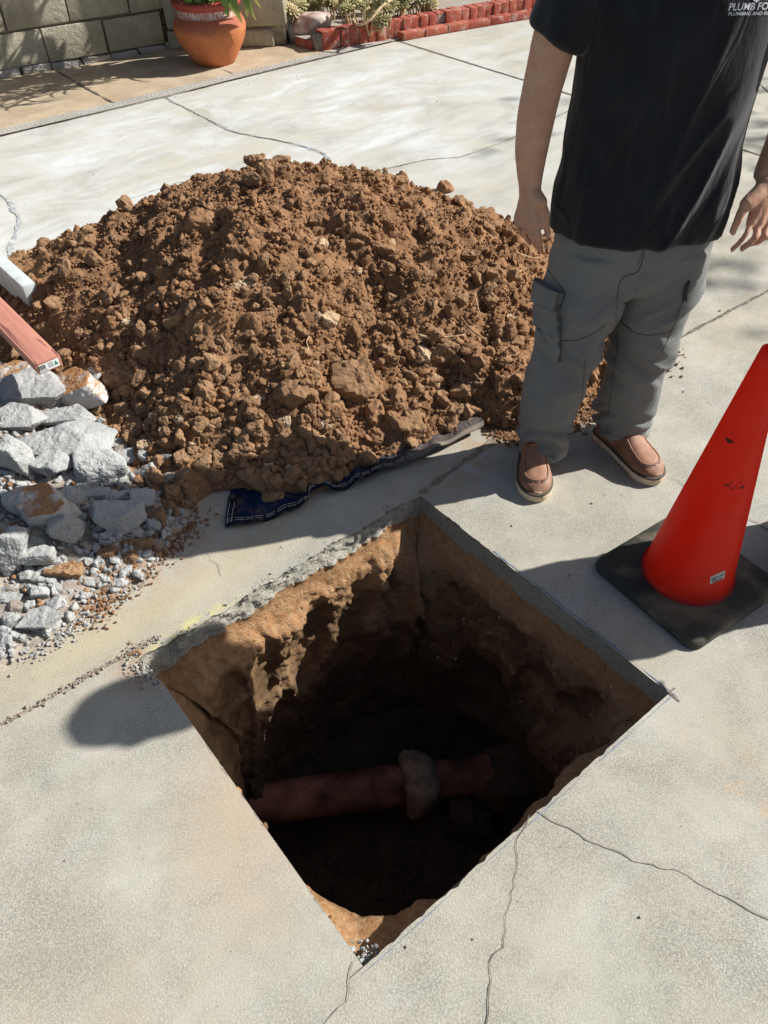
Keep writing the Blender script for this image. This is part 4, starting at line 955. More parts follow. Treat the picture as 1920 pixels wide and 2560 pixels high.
A_ = lambda x, y, Y: AY(x, y, Y)
hl = [('index', [A_(1343, 556, 1.80), A_(1347, 588, 1.785), A_(1350, 606, 1.79), A_(1352, 619, 1.80)], .0078, .0060),
      ('middle', [A_(1326, 558, 1.81), A_(1329, 590, 1.795), A_(1335, 606, 1.80), A_(1340, 615, 1.81)], .0078, .0060),
      ('ring', [A_(1309, 554, 1.825), A_(1309, 580, 1.81), A_(1317, 597, 1.815), A_(1324, 606, 1.83)], .0076, .0058),
      ('little', [A_(1294, 546, 1.845), A_(1294, 566, 1.83), A_(1300, 580, 1.835), A_(1306, 588, 1.85)], .0068, .0054),
      ('thumb', [A_(1352, 505, 1.81), A_(1366, 534, 1.795), A_(1366, 560, 1.79), A_(1369, 586, 1.80)], .0105, .0078)]
wl = A_(1325, 470, 1.845)
HL = hand(hl, wl, .019)
hr = [('index', [A_(1878, 556, 1.77), A_(1866, 584, 1.75), A_(1848, 608, 1.745), A_(1831, 623, 1.75)], .0078, .0060),
      ('middle', [A_(1895, 560, 1.775), A_(1890, 592, 1.75), A_(1872, 610, 1.745), A_(1856, 620, 1.75)], .0095, .0072),
      ('ring', [A_(1913, 560, 1.785), A_(1912, 590, 1.765), A_(1897, 604, 1.765), A_(1882, 608, 1.775)], .009, .0068),
      ('little', [A_(1930, 555, 1.80), A_(1930, 580, 1.785), A_(1918, 594, 1.785), A_(1905, 598, 1.79)], .008, .0060),
      ('thumb', [A_(1868, 510, 1.775), A_(1853, 532, 1.765), A_(1843, 555, 1.76), A_(1832, 578, 1.765)], .0115, .0085)]
wr = A_(1918, 462, 1.805)
HR = hand(hr, wr, .021)
armL = loft([(.425, PY, 1.32, .052, .055), (.405, 1.88, 1.23, .050, .054), (.388, 1.875, 1.14, .0475, .051), (.372, 1.868, 1.05, .044, .047), (.366, 1.865, .99, .042, .044), (.3635, 1.862, .93, .038, .040), (.366, 1.858, .88, .031, .034), (wl[0], wl[1], wl[2]+.004, .0265, .024), (wl[0]+.002, wl[1]-.004, wl[2]-.02, .027, .020)], 24, 40)
armR = loft([(.875, PY, 1.32, .052, .055), (.905, 1.885, 1.23, .050, .054), (.932, 1.89, 1.14, .047, .05), (.953, 1.885, 1.05, .044, .047), (.955, 1.872, .99, .041, .044), (.940, 1.852, .93, .037, .04), (.918, 1.828, .87, .030, .032), (wr[0]+.004, wr[1]+.004, wr[2]+.005, .027, .024), (wr[0]-.004, wr[1]-.004, wr[2]-.02, .028, .021)], 24, 40)
torso = loft([(PX, PY, .60, .155, .10), (PX, PY, .72, .165, .105), (PX, PY, .86, .160, .10), (PX+.002, PY, 1.0, .165, .105), (PX+.003, PY, 1.15, .175, .11), (PX+.003, PY+.005, 1.28, .185, .10), (PX+.003, PY+.01, 1.34, .15, .08), (PX+.003, PY+.01, 1.37, .065, .06), (PX+.003, PY, 1.40, .053, .055), (PX+.002, PY-.008, 1.43, .052, .056)], 40, 50)
hc = np.array([PX, PY-.02, 1.515])
headm = loft([(hc[0], hc[1], 1.405, .045, .05), (hc[0], hc[1]-.02, 1.425, .05, .068), (hc[0], hc[1]-.01, 1.455, .064, .082), (hc[0], hc[1], 1.50, .072, .092), (hc[0], hc[1]+.008, 1.545, .076, .096), (hc[0], hc[1]+.01, 1.585, .070, .088), (hc[0], hc[1]+.01, 1.612, .045, .058), (hc[0], hc[1]+.01, 1.62, .012, .015)], 36, 40)
nose = rcone((hc[0], hc[1]-.088, 1.525), (hc[0], hc[1]-.106, 1.492), .007, .012)
ears = [rcone((hc[0]+s_*.074, hc[1]+.012, 1.53), (hc[0]+s_*.072, hc[1]+.006, 1.49), .014, .008) for s_ in (-1, 1)]
lips = [rcone((hc[0]-.018, hc[1]-.083, 1.463), (hc[0]+.018, hc[1]-.083, 1.463), .007, .007), rcone((hc[0]-.014, hc[1]-.082, 1.452), (hc[0]+.014, hc[1]-.082, 1.452), .0065, .0065)]
brow = [rcone((hc[0]-.04, hc[1]-.078, 1.54), (hc[0]+.04, hc[1]-.078, 1.54), .009, .009)]
legsL = loft([(.555, 1.87, .64, .08, .09), (.527, 1.85, .43, .062, .07), (.508, 1.845, .25, .055, .06), (.502, 1.865, .10, .04, .045), (.498, 1.88, .05, .035, .05)], 24, 30)
legsR = loft([(.745, 1.88, .64, .08, .09), (.735, 1.885, .43, .062, .07), (.745, 1.91, .25, .055, .06), (.755, 1.935, .10, .04, .045), (.758, 1.94, .05, .035, .05)], 24, 30)
V, F = all_add([torso, armL, armR, headm, nose]+ears+lips+brow+HL+HR+[legsL, legsR])
V, N, F = remesh(V, F, .0036, 4)
V = V+N*(.0012*fbm(V, 30, 3, 201))[:, None]
# tendons on the back of the hands and a little muscle relief
per1 = empty('person', (PX, PY, 0))
LOC = np.array([PX, PY, 0])
body = mesh('body', V-LOC, F, M_SKIN, parent=per1)
tag(per1, 'standing worker in black T-shirt, grey cargo trousers and brown moc-toe boots', 'person')
BODYT = BVHTree.FromPolygons([tuple(v) for v in V], [tuple(f) for f in F])
# nails
nl = MB()
for ch in (hl, hr):
    for name_, pts_, r0, r1 in ch:
        tip, pv = pts_[-1], pts_[-2]; d = (tip-pv)/np.linalg.norm(tip-pv); outw = np.cross(d, [1, 0, 0]); outw = np.array([0, -1, 0.])-d*(np.array([0, -1, 0.])@d); outw /= np.linalg.norm(outw); sd = np.cross(d, outw)
        c_ = tip+outw*(r1*.93); V_ = [c_+sd*(a*r1*.55)+d*(b*r1*.75) for a, b in ((-1, -1), (1, -1), (1, .6), (.5, 1), (-.5, 1), (-1, .6))]
        nl.add([v-LOC for v in V_], [(0, 1, 2, 3, 4, 5)])
M_NAIL = simple('fingernail', (.50, .29, .24), .35, .5); nl.build('fingernails', M_NAIL, per1)
# hair, eyes
hv = loft([(hc[0], hc[1]+.055, 1.47, .058, .052), (hc[0], hc[1]+.03, 1.52, .077, .078), (hc[0], hc[1]+.018, 1.56, .081, .092), (hc[0], hc[1]+.012, 1.60, .070, .088), (hc[0], hc[1]+.012, 1.628, .042, .055), (hc[0], hc[1]+.012, 1.633, .01, .012)], 36, 30)
hvV = np.array(hv[0]); hvV = hvV+.004*np.stack([fbm(hvV, 45, 3, 210+k) for k in range(3)], -1); mesh('hair', hvV-LOC, hv[1], M_HAIR_, parent=per1)
for s_ in (-1, 1):
    D1, F1 = ICO[2]; e_ = mesh('eye', D1*.0115+np.array([hc[0]+s_*.031, hc[1]-.077, 1.515])-LOC, F1, M_EYE, parent=per1)
    mesh('iris', D1*np.array([.005, .003, .005])+np.array([hc[0]+s_*.031, hc[1]-.0877, 1.513])-LOC, F1, M_IRIS, parent=e_)
# ---- trousers
def pleg(S): return loft(S, 40, 50, 2.2)
tl = pleg([(.560, 1.875, .70, .10, .118), (.548, 1.872, .62, .100, .112), (.535, 1.862, .53, .094, .104), (.522, 1.852, .43, .083, .098), (.511, 1.845, .33, .079, .092), (.502, 1.845, .22, .078, .090), (.503, 1.852, .13, .074, .084), (.502, 1.852, .085, .070, .086), (.500, 1.848, .052, .066, .084), (.499, 1.848, .042, .065, .083)])
tr = pleg([(.742, 1.88, .70, .10, .118), (.748, 1.882, .62, .100, .112), (.742, 1.882, .53, .096, .104), (.741, 1.885, .43, .086, .098), (.743, 1.892, .33, .079, .092), (.748, 1.905, .22, .077, .090), (.752, 1.918, .13, .076, .085), (.757, 1.920, .085, .074, .086), (.760, 1.922, .056, .073, .087), (.760, 1.922, .046, .072, .086)])
pel = loft([(PX, PY, .575, .04, .06), (PX, PY, .60, .12, .10), (PX, PY, .635, .178, .118), (PX, PY, .68, .196, .124), (PX, PY, .74, .196, .124), (PX, PY, .80, .188, .12), (PX, PY, .81, .185, .118)], 48, 30, 2.3)
V, F = all_add([tl, tr, pel]); V, N, F = remesh(V, F, .0055, 5)
z = V[:, 2]
leg = np.where(V[:, 0] < PX, 0, 1); cx = np.where(leg == 0, .515, .75)
def fold(a, b, c_, sc, sd): # sharp-ish fold field
    n_ = fbm(V*np.array([a, b, c_]), sc, 2, sd); return 1-np.abs(n_)*3.2
lowb = np.clip((.20-z)/.08, 0, 1)*np.clip((z-.045)/.02, 0, 1)
knee = np.exp(-((z-.36)/.10)**2)
ph = z*120+9*fbm(V, 6, 2, 303)+(V[:, 1]-1.85)*60+(V[:, 0]-cx)*40*np.where(leg == 0, 1, -1)
def sharp(p_): s_ = np.sin(p_); return np.sign(s_)*np.abs(s_)**.7
d = lowb*(.011*sharp(ph)*np.clip(.7+fbm(V, 8, 2, 304)*1.8, 0, 1.5)-.001)
d += .009*fbm(V*np.array([1, 1, .7]), 7, 2, 306)
d += .010*np.clip(fold(1, 1, .35, 5.5, 308), 0, 1)*np.clip((.64-z)/.1, 0, 1)
rot = V@np.array([[.8, 0, .6], [0, 1, 0], [-.6, 0, .8]])
n_ = fbm(rot*np.array([.5, .6, 2.2]), 6, 2, 310); d += knee*.018*np.clip(1-np.abs(n_)*3.4, 0, 1)
n_ = fbm((V@np.array([[.8, 0, -.6], [0, 1, 0], [.6, 0, .8]]))*np.array([.5, .6, 2.2]), 6, 2, 314); d += np.exp(-((z-.56)/.09)**2)*.014*np.clip(1-np.abs(n_)*3.2, 0, 1)
V = V+N*d[:, None]
# crease between the legs below the fly
cr = np.exp(-((V[:, 0]-.652-.01*(V[:, 2]-.6)*3)/.010)**2)*np.clip((.70-z)/.02, 0, 1)*(V[:, 1] < PY); V[:, 1] += cr*.006
tro = mesh('trousers', V-LOC, F, M_PANTS, parent=per1)
TT = BVHTree.FromPolygons([tuple(v) for v in V], [tuple(f) for f in F])
def pmesh(name, V, F, mat, parent): return mesh(name, np.array(V)-LOC, F, mat, parent=parent) if len(V) else None
# cargo pocket and flap on the viewer-left thigh, small pocket on the other
V, F = patch(TT, [(1345, 745), (1403, 765), (1400, 905), (1352, 860)], 12, 18, .018, .024); pmesh('cargo_pocket', V, F, M_PANTS, tro)
V, F = patch(TT, [(1343, 700), (1412, 733), (1398, 772), (1349, 755)], 14, 10, .025, .022); pmesh('pocket_flap', V, F, M_PANTS, tro)
V, F = patch(TT, [(1711, 715), (1722, 700), (1712, 752), (1706, 750)], 6, 10, .008, .01); pmesh('side_pocket', V, F, M_SEAM, tro)
sm = MB()
for pts_, r_ in [([(1363, 650), (1372, 675), (1392, 705), (1413, 730)], .0014), ([(1413, 732), (1408, 752), (1399, 772)], .0012), ([(1399, 772), (1375, 774), (1358, 765), (1346, 735)], .0014),
                 ([(1401, 775), (1403, 830), (1400, 905)], .0012), ([(1345, 795), (1370, 815), (1402, 824)], .0016), ([(1402, 850), (1440, 851), (1480, 835), (1514, 812)], .0014),
                 ([(1612, 604), (1608, 640), (1600, 668), (1588, 683), (1565, 690), (1548, 705)], .0018), ([(1606, 604), (1602, 640), (1593, 664)], .0010), ([(1548, 705), (1543, 750), (1540, 800), (1545, 850), (1538, 900), (1530, 960), (1520, 1040)], .0011),
                 ([(1548, 800), (1580, 828), (1620, 838), (1660, 833), (1678, 825)], .0014), ([(1722, 705), (1700, 770), (1678, 830), (1655, 880)], .0013), ([(1552, 806), (1578, 822)], .0016),
                 ([(1462, 900), (1458, 960), (1452, 1010)], .001), ([(1318, 1122), (1345, 1136), (1385, 1142)], .0011), ([(1512, 1078), (1560, 1094), (1622, 1094)], .0011), ([(1376, 620), (1372, 650)], .001)]:
    V, F = seam(TT, pts_, r_*.75, 34, .0001)
    if len(V): sm.add(np.array(V)-LOC, F)
sm.build('seams', M_SEAM, tro)
V, F = patch(TT, [(1376, 562), (1425, 578), (1422, 590), (1380, 580)], 8, 5, .005, .006); pmesh('belt_tab', V, F, M_OLIVE, tro)
# ---- shirt
sh = loft([(PX-.004, PY, .735, .206, .136), (PX, PY, .745, .208, .138), (PX+.002, PY, .80, .209, .137), (PX+.004, PY, .88, .203, .132), (PX+.004, PY, .97, .199, .128), (PX+.004, PY, 1.06, .198, .128), (PX+.003, PY, 1.15, .200, .130), (PX+.003, PY+.004, 1.24, .205, .124), (PX+.003, PY+.01, 1.32, .19, .105), (PX+.003, PY+.012, 1.365, .12, .082), (PX+.003, PY+.01, 1.385, .066, .066)], 56, 60, 2.3)
slL = loft([(.398, 1.878, 1.155, .066, .070), (.402, 1.878, 1.19, .066, .071), (.42, 1.88, 1.25, .066, .072), (.455, 1.885, 1.31, .06, .07), (.50, 1.885, 1.345, .04, .06)], 32, 24)
slR = loft([(.925, 1.888, 1.155, .066, .070), (.918, 1.886, 1.19, .066, .071), (.89, 1.885, 1.25, .066, .072), (.85, 1.885, 1.31, .06, .07), (.80, 1.885, 1.345, .04, .06)], 32, 24)
# tilt sleeve openings: lower on the inner side
for S_, sg_ in ((slL, 1), (slR, -1)):
    for k_ in range(len(S_[0])):
        x_, y_, z_ = S_[0][k_]; t_ = max(0, (1.22-z_)/.07); S_[0][k_] = (x_, y_, z_-sg_*(x_-(.40 if sg_ == 1 else .92))*.42*min(1, t_))
V, F = all_add([sh, slL, slR]); V, N, F = remesh(V, F, .0065, 4)
z = V[:, 2]; side_ = (V[:, 0]-PX)/.2
d = .008*fbm(V*np.array([1, 1, .45]), 7, 3, 401)+.012*np.clip(1-np.abs(fbm((V+np.array([0, 0, 0]))@np.array([[.94, 0, .34], [0, 1, 0], [-.34, 0, .94]])*np.array([1.3, 1.3, .3]), 7, 2, 405))*3, 0, 1)*np.clip((1.3-z)*3, 0, 1)
d += .004*fbm(V*np.array([1, 1, .3]), 16, 2, 409)*np.clip((.9-z)*6, 0, 1)
V = V+N*d[:, None]
shirt = mesh('t_shirt', V-LOC, F, M_SHIRT, parent=per1)
TS = BVHTree.FromPolygons([tuple(v) for v in V], [tuple(f) for f in F])
def text_px(body, x0, y0, x1, ytop, ybot, rise, shear=.22, bold=0.):
    cu = bpy.data.curves.new('lettering', 'FONT'); cu.body = body; cu.resolution_u = 3; cu.offset = bold
    o_ = bpy.data.objects.new('t', cu); COL.objects.link(o_); dg = bpy.context.evaluated_depsgraph_get(); dg.update()
    me = bpy.data.meshes.new_from_object(o_.evaluated_get(dg)); bpy.data.objects.remove(o_)
    V = np.array([v.co[:] for v in me.vertices]); F = [tuple(p.vertices) for p in me.polygons]
    xa, xb = V[:, 0].min(), V[:, 0].max(); ya, yb = V[:, 1].min(), V[:, 1].max(); out = []
    for v in V:
        t = (v[0]-xa)/(xb-xa); s_ = (v[1]-ya)/(yb-ya)
        X = x0+(x1-x0)*t+shear*(ybot-ytop)*s_; Y = ybot-(ybot-ytop)*s_+rise*t
        q = onsurf(TS, X, Y, .0012); out.append(q if q is not None else onsurf(TS, 1880, 30, .001))
    return out, F
V, F = text_px('PLUMB FOR', 1820, 0, 1932, 8, 27, -3, .25, .012); pmesh('lettering', V, F, M_PRINT, shirt)
V, F = text_px('PLUMBING AND ROO', 1820, 0, 1934, 30, 39, -2, .25, .008); pmesh('lettering', V, F, M_PRINT, shirt)
sv = [onsurf(TS, x, y, .0012) for x, y in ((1876, -12), (1900, -12), (1903, -4), (1890, 7), (1877, -4))]
if all(v is not None for v in sv): pmesh('chest_emblem', sv, [(0, 1, 2, 3, 4)], M_PRINT, shirt)
# ---- boots
def make_boot(ankle, toe, seed_):
    dx, dy = toe[0]-ankle[0], toe[1]-ankle[1]; rz_ = math.atan2(dx, -dy)   # local -Y is forward
    root = empty('boot', (ankle[0]-PX, ankle[1]-PY, 0), rz_); root.parent = per1
    YH, YT = .085, -.192; L = YH-YT
    ts = np.linspace(0, 1, 60)
    def hw(t):
        w_ = np.interp(t, [0, .06, .15, .3, .45, .6, .75, .88, 1], [.0, .028, .036, .037, .038, .045, .050, .046, .0])
        if t > .72: w_ = .050*math.sqrt(max(0, 1-((t-.72)/.28)**2.3))
        if t < .12: w_ = .036*math.sqrt(max(0, 1-((.12-t)/.12)**2))
        return w_
    def cl(t): return -.004*math.sin(math.pi*t)*(1 if seed_ == 0 else -1)
    out = [(cl(t)+hw(t), YH-L*t) for t in ts]+[(cl(t)-hw(t), YH-L*t) for t in ts[::-1][1:-1]]
    # resample outline
    O = np.array(out+[out[0]]); sl_ = np.r_[0, np.cumsum(np.linalg.norm(np.diff(O, axis=0), axis=1))]; n = 200
    O = np.column_stack([np.interp(np.linspace(0, sl_[-1], n, endpoint=False), sl_, O[:, k]) for k in (0, 1)]); c_ = np.array([0, (YH+YT)/2])
    def ringo(sc_, z_, teeth=0.):
        d_ = O-c_; r_ = np.linalg.norm(d_, axis=1)[:, None]; q = c_+d_*(1+sc_/r_); tt_ = np.where((O[:, 1] < -.12), .9, (np.arange(n)/n*40) % 1)
        zz_ = np.full(n, z_)+teeth*np.where(tt_ < .45, 1, 0)*.007
        q = q-d_/r_*(teeth*np.where(tt_ < .45, .004, 0))[:, None]; return np.column_stack([q, zz_])
    def lay(name, rings, mat, cap=True, sharp=50):
        V = np.concatenate(rings); F = [(i*n+k, i*n+(k+1) % n, (i+1)*n+(k+1) % n, (i+1)*n+k) for i in range(len(rings)-1) for k in range(n)]
        if cap: F += [tuple(range(n))[::-1], tuple((len(rings)-1)*n+k for k in range(n))]
        return mesh(name, V, F, mat, parent=root, sharp=sharp)
    one = np.ones(n)
    lay('sole', [ringo(.004, .000, .8), ringo(.007, .007, .8), ringo(.009, .018), ringo(.008, .025), ringo(.0055, .026)], M_SOLE)
    lay('welt', [ringo(.0075, .0262), ringo(.0085, .028), ringo(.008, .031), ringo(.004, .0325), ringo(-.002, .034)], M_WELT)
    def top(t): return np.interp(t, [0, .1, .3, .42, .52, .62, .72, .85, 1], [.125, .135, .135, .122, .100, .082, .072, .062, .048])
    m_, q_ = 64, 40; V = []
    def surf(t, ph_):
        w_ = max(hw(t), .001)*1.0; hgt = (top(t)-.030)*(math.sqrt(max(0., 1-((t-.86)/.14)**2)) if t > .86 else (math.sqrt(max(0, 1-((.04-t)/.04)**2)) if t < .04 else 1.))
        c2, s2 = math.cos(ph_), math.sin(ph_); pw = 2/2.7
        return np.array([cl(t)+w_*math.copysign(abs(c2)**pw, c2), YH-L*t, .030+max(hgt, .0005)*abs(s2)**pw])
    for i in range(m_):
        t = .004+.992*i/(m_-1)
        for k in range(q_): V.append(surf(t, math.pi*k/(q_-1)))
    V = np.array(V); V[:, 2] += .0015*fbm(V+seed_*3, 35, 3, 500)
    F = [(i*q_+k, i*q_+k+1, (i+1)*q_+k+1, (i+1)*q_+k) for i in range(m_-1) for k in range(q_-1)]+[tuple(range(q_)), tuple((m_-1)*q_+k for k in range(q_))[::-1]]
    mesh('upper', V, F, M_LEATH, parent=root)
    # raised moccasin panel, its seam and stitches
    path_ = [(t, math.radians(52)) for t in np.linspace(.50, .80, 14)]+[(.80+.095*math.sin(a), math.radians(52+38*(1-math.cos(a)))) for a in np.linspace(.15, math.pi/2, 9)]
    path_ = path_+[(t, math.pi-p_) for t, p_ in path_[::-1][1:]]
    S_ = np.array([surf(t, p_) for t, p_ in path_]); up_ = np.array([0, 0, .0015])
    V_, F_ = tube(spline(S_+up_, 70), .0032, 8); mesh('toe_seam', V_, F_, M_LEATH, parent=root)
    pv = []; half = len(path_)//2; kk = 12
    for i in range(half+1):
        a, b = path_[i], path_[len(path_)-1-i]
        for k in range(kk):
            f_ = k/(kk-1); pv.append(surf(a[0]*(1-f_)+b[0]*f_, a[1]*(1-f_)+b[1]*f_)+np.array([0, 0, .0012+.0016*math.sin(math.pi*f_)]))
    mesh('toe_panel', pv, [(i*kk+k, i*kk+k+1, (i+1)*kk+k+1, (i+1)*kk+k) for i in range(half) for k in range(kk-1)], M_LEATH2, parent=root)
    stb = MB(); P2 = spline(np.array([surf(t+.012, (p_-.10) if p_ < math.pi/2 else (p_+.10)) for t, p_ in path_]), 150)+np.array([0, 0, .002])
    for i in range(4, 145, 4): stb.add(*tube([P2[i], P2[i+1], P2[i+2]], .0013, 5))
    stb.build('stitching', M_THREAD, root)
    # tongue edge, collar and laces just under the trouser hem
    for sg_ in (-1, 1):
        e_ = [surf(t, math.radians(90-sg_*a)) for t, a in ((.52, 22), (.46, 26), (.40, 30), (.33, 34))]; V_, F_ = tube(spline(np.array(e_)+up_, 16), .0028, 7); mesh('eyelet_edge', V_, F_, M_WELT, parent=root)
    for t in (.50, .455, .41):
        e_ = [surf(t+.01*abs(a)/30, math.radians(90+a))+[0, 0, .003] for a in (-28, -14, 0, 14, 28)]; V_, F_ = tube(spline(np.array(e_), 14), .0022, 7); mesh('lace', V_, F_, M_LACE, parent=root)
    return root
b1t = G(1343, 1236, .03)[:2]; b2t = G(1648, 1192, .03)[:2]
def boot_at(toe, heel_dir, s_):
    d_ = np.array(heel_dir, float); d_ /= np.linalg.norm(d_); ank = toe+d_*.192; return make_boot(ank, toe, s_)
boot_at(b1t, (.10, 1.), 0); boot_at(b2t, (-.52, 1.), 1)
# second person, standing just outside the right edge; casts the shadow over the cone
def copy_tree(o, parent=None):
    c_ = o.copy(); COL.objects.link(c_); c_.parent = parent
    for ch in list(o.children): copy_tree(ch, c_)
    return c_
per2 = copy_tree(per1); per2['label'] = 'person just outside the right edge whose shadow falls over the cone'
per2.location = (1.36, 1.43, 0); per2.rotation_euler = (0, 0, math.radians(-25))
for c_ in list(per2.children_recursive):
    if c_.name.startswith(('lettering', 'chest_emblem')): bpy.data.objects.remove(c_)

# ------------------------------------------------------------------ block wall, pot, planter
m, c, f1, f2, md = m_concrete('grey_block', (.50, .46, .34), (.44, .40, .29), (.60, .57, .47), .5, 1.5)
c = m.mix(m.rng(m.attr(), 0, 1, 0, .35), c, (.36, .34, .27)); m.col(c); m.bump(f1, .005, 1); m.bump(m.noise(25, 5), .02, .7); M_BLOCK = m.m
M_MORT = simple('mortar', (.27, .24, .19), .95, .1, .3, 40, 90, .006)
W0 = G(0, 199)[:2]; wd = np.array([.86, .51]); wd /= np.linalg.norm(wd); wn = np.array([wd[1], -wd[0]])
wall = empty('block_wall', (W0[0], W0[1], 0), math.atan2(wd[1], wd[0])); tag(wall, 'weathered grey concrete block wall behind the terracotta pot', 'wall')
wb = MB(); BW, BH = .435, .222
for r_ in range(6):
    z0 = .045+r_*BH
    for k in range(-4, 4):
        x0 = k*BW+(.5*BW if r_ % 2 else 0)-.07
        x1 = min(x0+BW, 1.30)
        if x0 > 1.22: continue
        ww_ = x1-x0-.012
        V, F = rbox((ww_, .19, BH-.012), .006, Matrix.Translation(((x0+x1)/2, .095, z0+BH/2)), .012); wb.add(V, F, RNG.random())
wb.build('blocks', M_BLOCK, wall)
fb = MB()
for k in range(-8, 7):
    V, F = rbox((.205, .20, .05), .008, Matrix.Translation((k*.215+.05, .092, .022)), .02); fb.add(V, F)
fb.build('footing', M_AGG, wall)
V, F = rbox((3.1, .15, 1.36), 0, Matrix.Translation((-.27, .10, .69))); mesh('mortar', V, F, M_MORT, parent=wall)
pc = G(424, 127)[:2]; pe = G(722, 118)[:2]; pd = (pe-pc)/np.linalg.norm(pe-pc); Lp_ = np.linalg.norm(pe-pc)
pil = empty('wall_pillar', (pc[0], pc[1], 0), math.atan2(pd[1], pd[0])); tag(pil, 'short block pillar between the pot and the brick planter', 'pillar')
pb = MB()
for r_ in range(6):
    z0 = 0 if r_ == 0 else .13+(r_-1)*.29; hh_ = .13 if r_ == 0 else .29
    xs_ = [0, .13, Lp_-(.0 if r_ else .10)] 
    for a_, b_ in zip(xs_[:-1], xs_[1:]):
        V, F = rbox((b_-a_-.01, .38, hh_-.012), .016, Matrix.Translation(((a_+b_)/2, .19, z0+hh_/2)), .016); pb.add(V, F, RNG.random())
pb.build('blocks', M_BLOCK, pil); V, F = rbox((Lp_-.03, .34, 1.28), 0, Matrix.Translation((Lp_/2, .20, .65))); mesh('mortar', V, F, M_MORT, parent=pil)
# worn rubble at the pillar foot
q = G(725, 112); V, F = rock(4, (.06, .055, .085), 9, .12, 12); o = mesh('concrete_stub', V, F, M_AGG); o.location = (q[0]+.04, q[1]+.05, .05); tag(o, 'rough round-topped lump of concrete at the pillar foot by the bricks', 'concrete lump')
# pot
m = Mat('terracotta', .72, .3); zz = m.sep()[2]
c = m.mix(m.rng(m.noise(7, 5), .35, .65), (.40, .125, .045), (.50, .185, .075)); c = m.mix(m.rng(m.noise(40, 4), .5, .75, 0, .35), c, (.28, .10, .05))
zn = m.math('ADD', zz, m.rng(m.noise(6, 4), 0, 1, -.09, .09)); c = m.mix(m.rng(zn, .21, .26, 0, .75), c, (.28, .075, .05))
nk = m.math('MULTIPLY', m.rng(zz, .305, .315), m.rng(zz, .362, .35)); gl = m.rng(m.noise(70, 3, co=m.map((1.4, 1.4, .35), (.3, .2, 0)), dist=.6), .40, .56, 0, .8)
c = m.mix(m.math('MULTIPLY', nk, gl), c, (.62, .57, .54)); m.col(c); m.bump(m.noise(60, 4), .002, .7); M_TERRA = m.m
M_RIM = simple('painted_red_rim', (.30, .045, .035), .5, .4, .2, 14)
bp_ = G(532, 170); pot = empty('plant_pot', (bp_[0], bp_[1]+.13, 0)); tag(pot, 'round terracotta pot with dark red rim and white neck glaze', 'plant pot')
V, F = lathe([(0, .0), (.125, .0), (.14, .006), (.165, .05), (.20, .12), (.235, .20), (.252, .27), (.255, .31), (.245, .35), (.225, .385), (.207, .405), (.203, .43), (.205, .455)], 72); V = [(a, b, c_*.78) for a, b, c_ in V]; mesh('pot_body', V, F, M_TERRA, parent=pot)
V, F = lathe([(.205, .452), (.222, .456), (.235, .468), (.240, .485), (.236, .50), (.222, .508), (.205, .505), (.19, .49), (.185, .46)], 72); V = [(a, b, c_-.1) for a, b, c_ in V]; mesh('rim', V, F, M_RIM, parent=pot)
V, F = lathe([(0, .355), (.1, .357), (.19, .352)], 40); mesh('potting_soil', V, F, M_SOIL, parent=pot)
def leaf(L, W, droop, fold_=.25, n=9):
    V = []; F = []
    for i in range(n):
        t = i/(n-1); w_ = W*math.sin(math.pi*min(1, t*.93+.05))**.8*.5; x = L*t*math.cos(droop*t); z_ = L*t*math.sin(.6-droop*t*1.1)
        V += [(x, -w_, z_+w_*fold_), (x, 0, z_-w_*.1), (x, w_, z_+w_*fold_)]
    for i in range(n-1):
        for k in range(2): F.append((i*3+k, i*3+k+1, (i+1)*3+k+1, (i+1)*3+k))
    return np.array(V), F
def m_leaf(name, a, b, tipc):
    m = Mat(name, .5, .4); c = m.mix(m.rng(m.noise(8, 3), .35, .65), a, b); c = m.mix(m.rng(m.attr(), .62, 1, 0, .9), c, tipc); m.col(c)
    tr_ = m.N('ShaderNodeBsdfTranslucent'); m.put(tr_.inputs[0], c); mx = m.N('ShaderNodeMixShader'); mx.inputs[0].default_value = .28
    m.L(m.b.outputs[0], mx.inputs[1]); m.L(tr_.outputs[0], mx.inputs[2]); m.L(mx.outputs[0], m.nt.nodes['Material Output'].inputs[0]); return m.m
M_LEAF = m_leaf('green_leaf', (.09, .17, .035), (.15, .24, .06), (.42, .38, .12)); M_STEM = simple('green_stem', (.16, .18, .07), .7, .3)
def leafy(name, label, cat, base, stems, hmin, hmax, per_stem, LL, WW, spread, parent_mat=M_LEAF, whorl=True, low=0.25):
    root = empty(name, tuple(base)); tag(root, label, cat); lv = MB(); sb_ = MB()
    for s_ in range(stems):
        a = RNG.random()*6.28; hgt = RNG.uniform(hmin, hmax); lean = spread*RNG.uniform(.3, 1)
        P = spline([(0, 0, 0), (math.cos(a)*lean*.3, math.sin(a)*lean*.3, hgt*.5), (math.cos(a)*lean, math.sin(a)*lean, hgt)], 12)
        V, F = tube(P, np.linspace(.009, .004, 12), 6); sb_.add(V, F)
        for k in range(per_stem):
            t = low+(1-low)*k/per_stem; p = P[min(11, int(t*11))]; az_ = RNG.random()*6.28; L = LL*RNG.uniform(.7, 1.15)
            V, F = leaf(L, WW*RNG.uniform(.8, 1.2), RNG.uniform(.5, 1.5)); tn = np.repeat(np.linspace(0, 1, 9), 3)*RNG.uniform(.6, 1.05)
            M_ = np.array(Matrix.Rotation(az_, 3, 'Z') @ Matrix.Rotation(RNG.uniform(-.5, .6), 3, 'Y')); V = V@M_.T+p; n0 = len(lv.V); lv.add(V, F); lv.T[n0:] = list(tn)
    lv.build('leaves', parent_mat, root); sb_.build('stems', M_STEM, root); return root
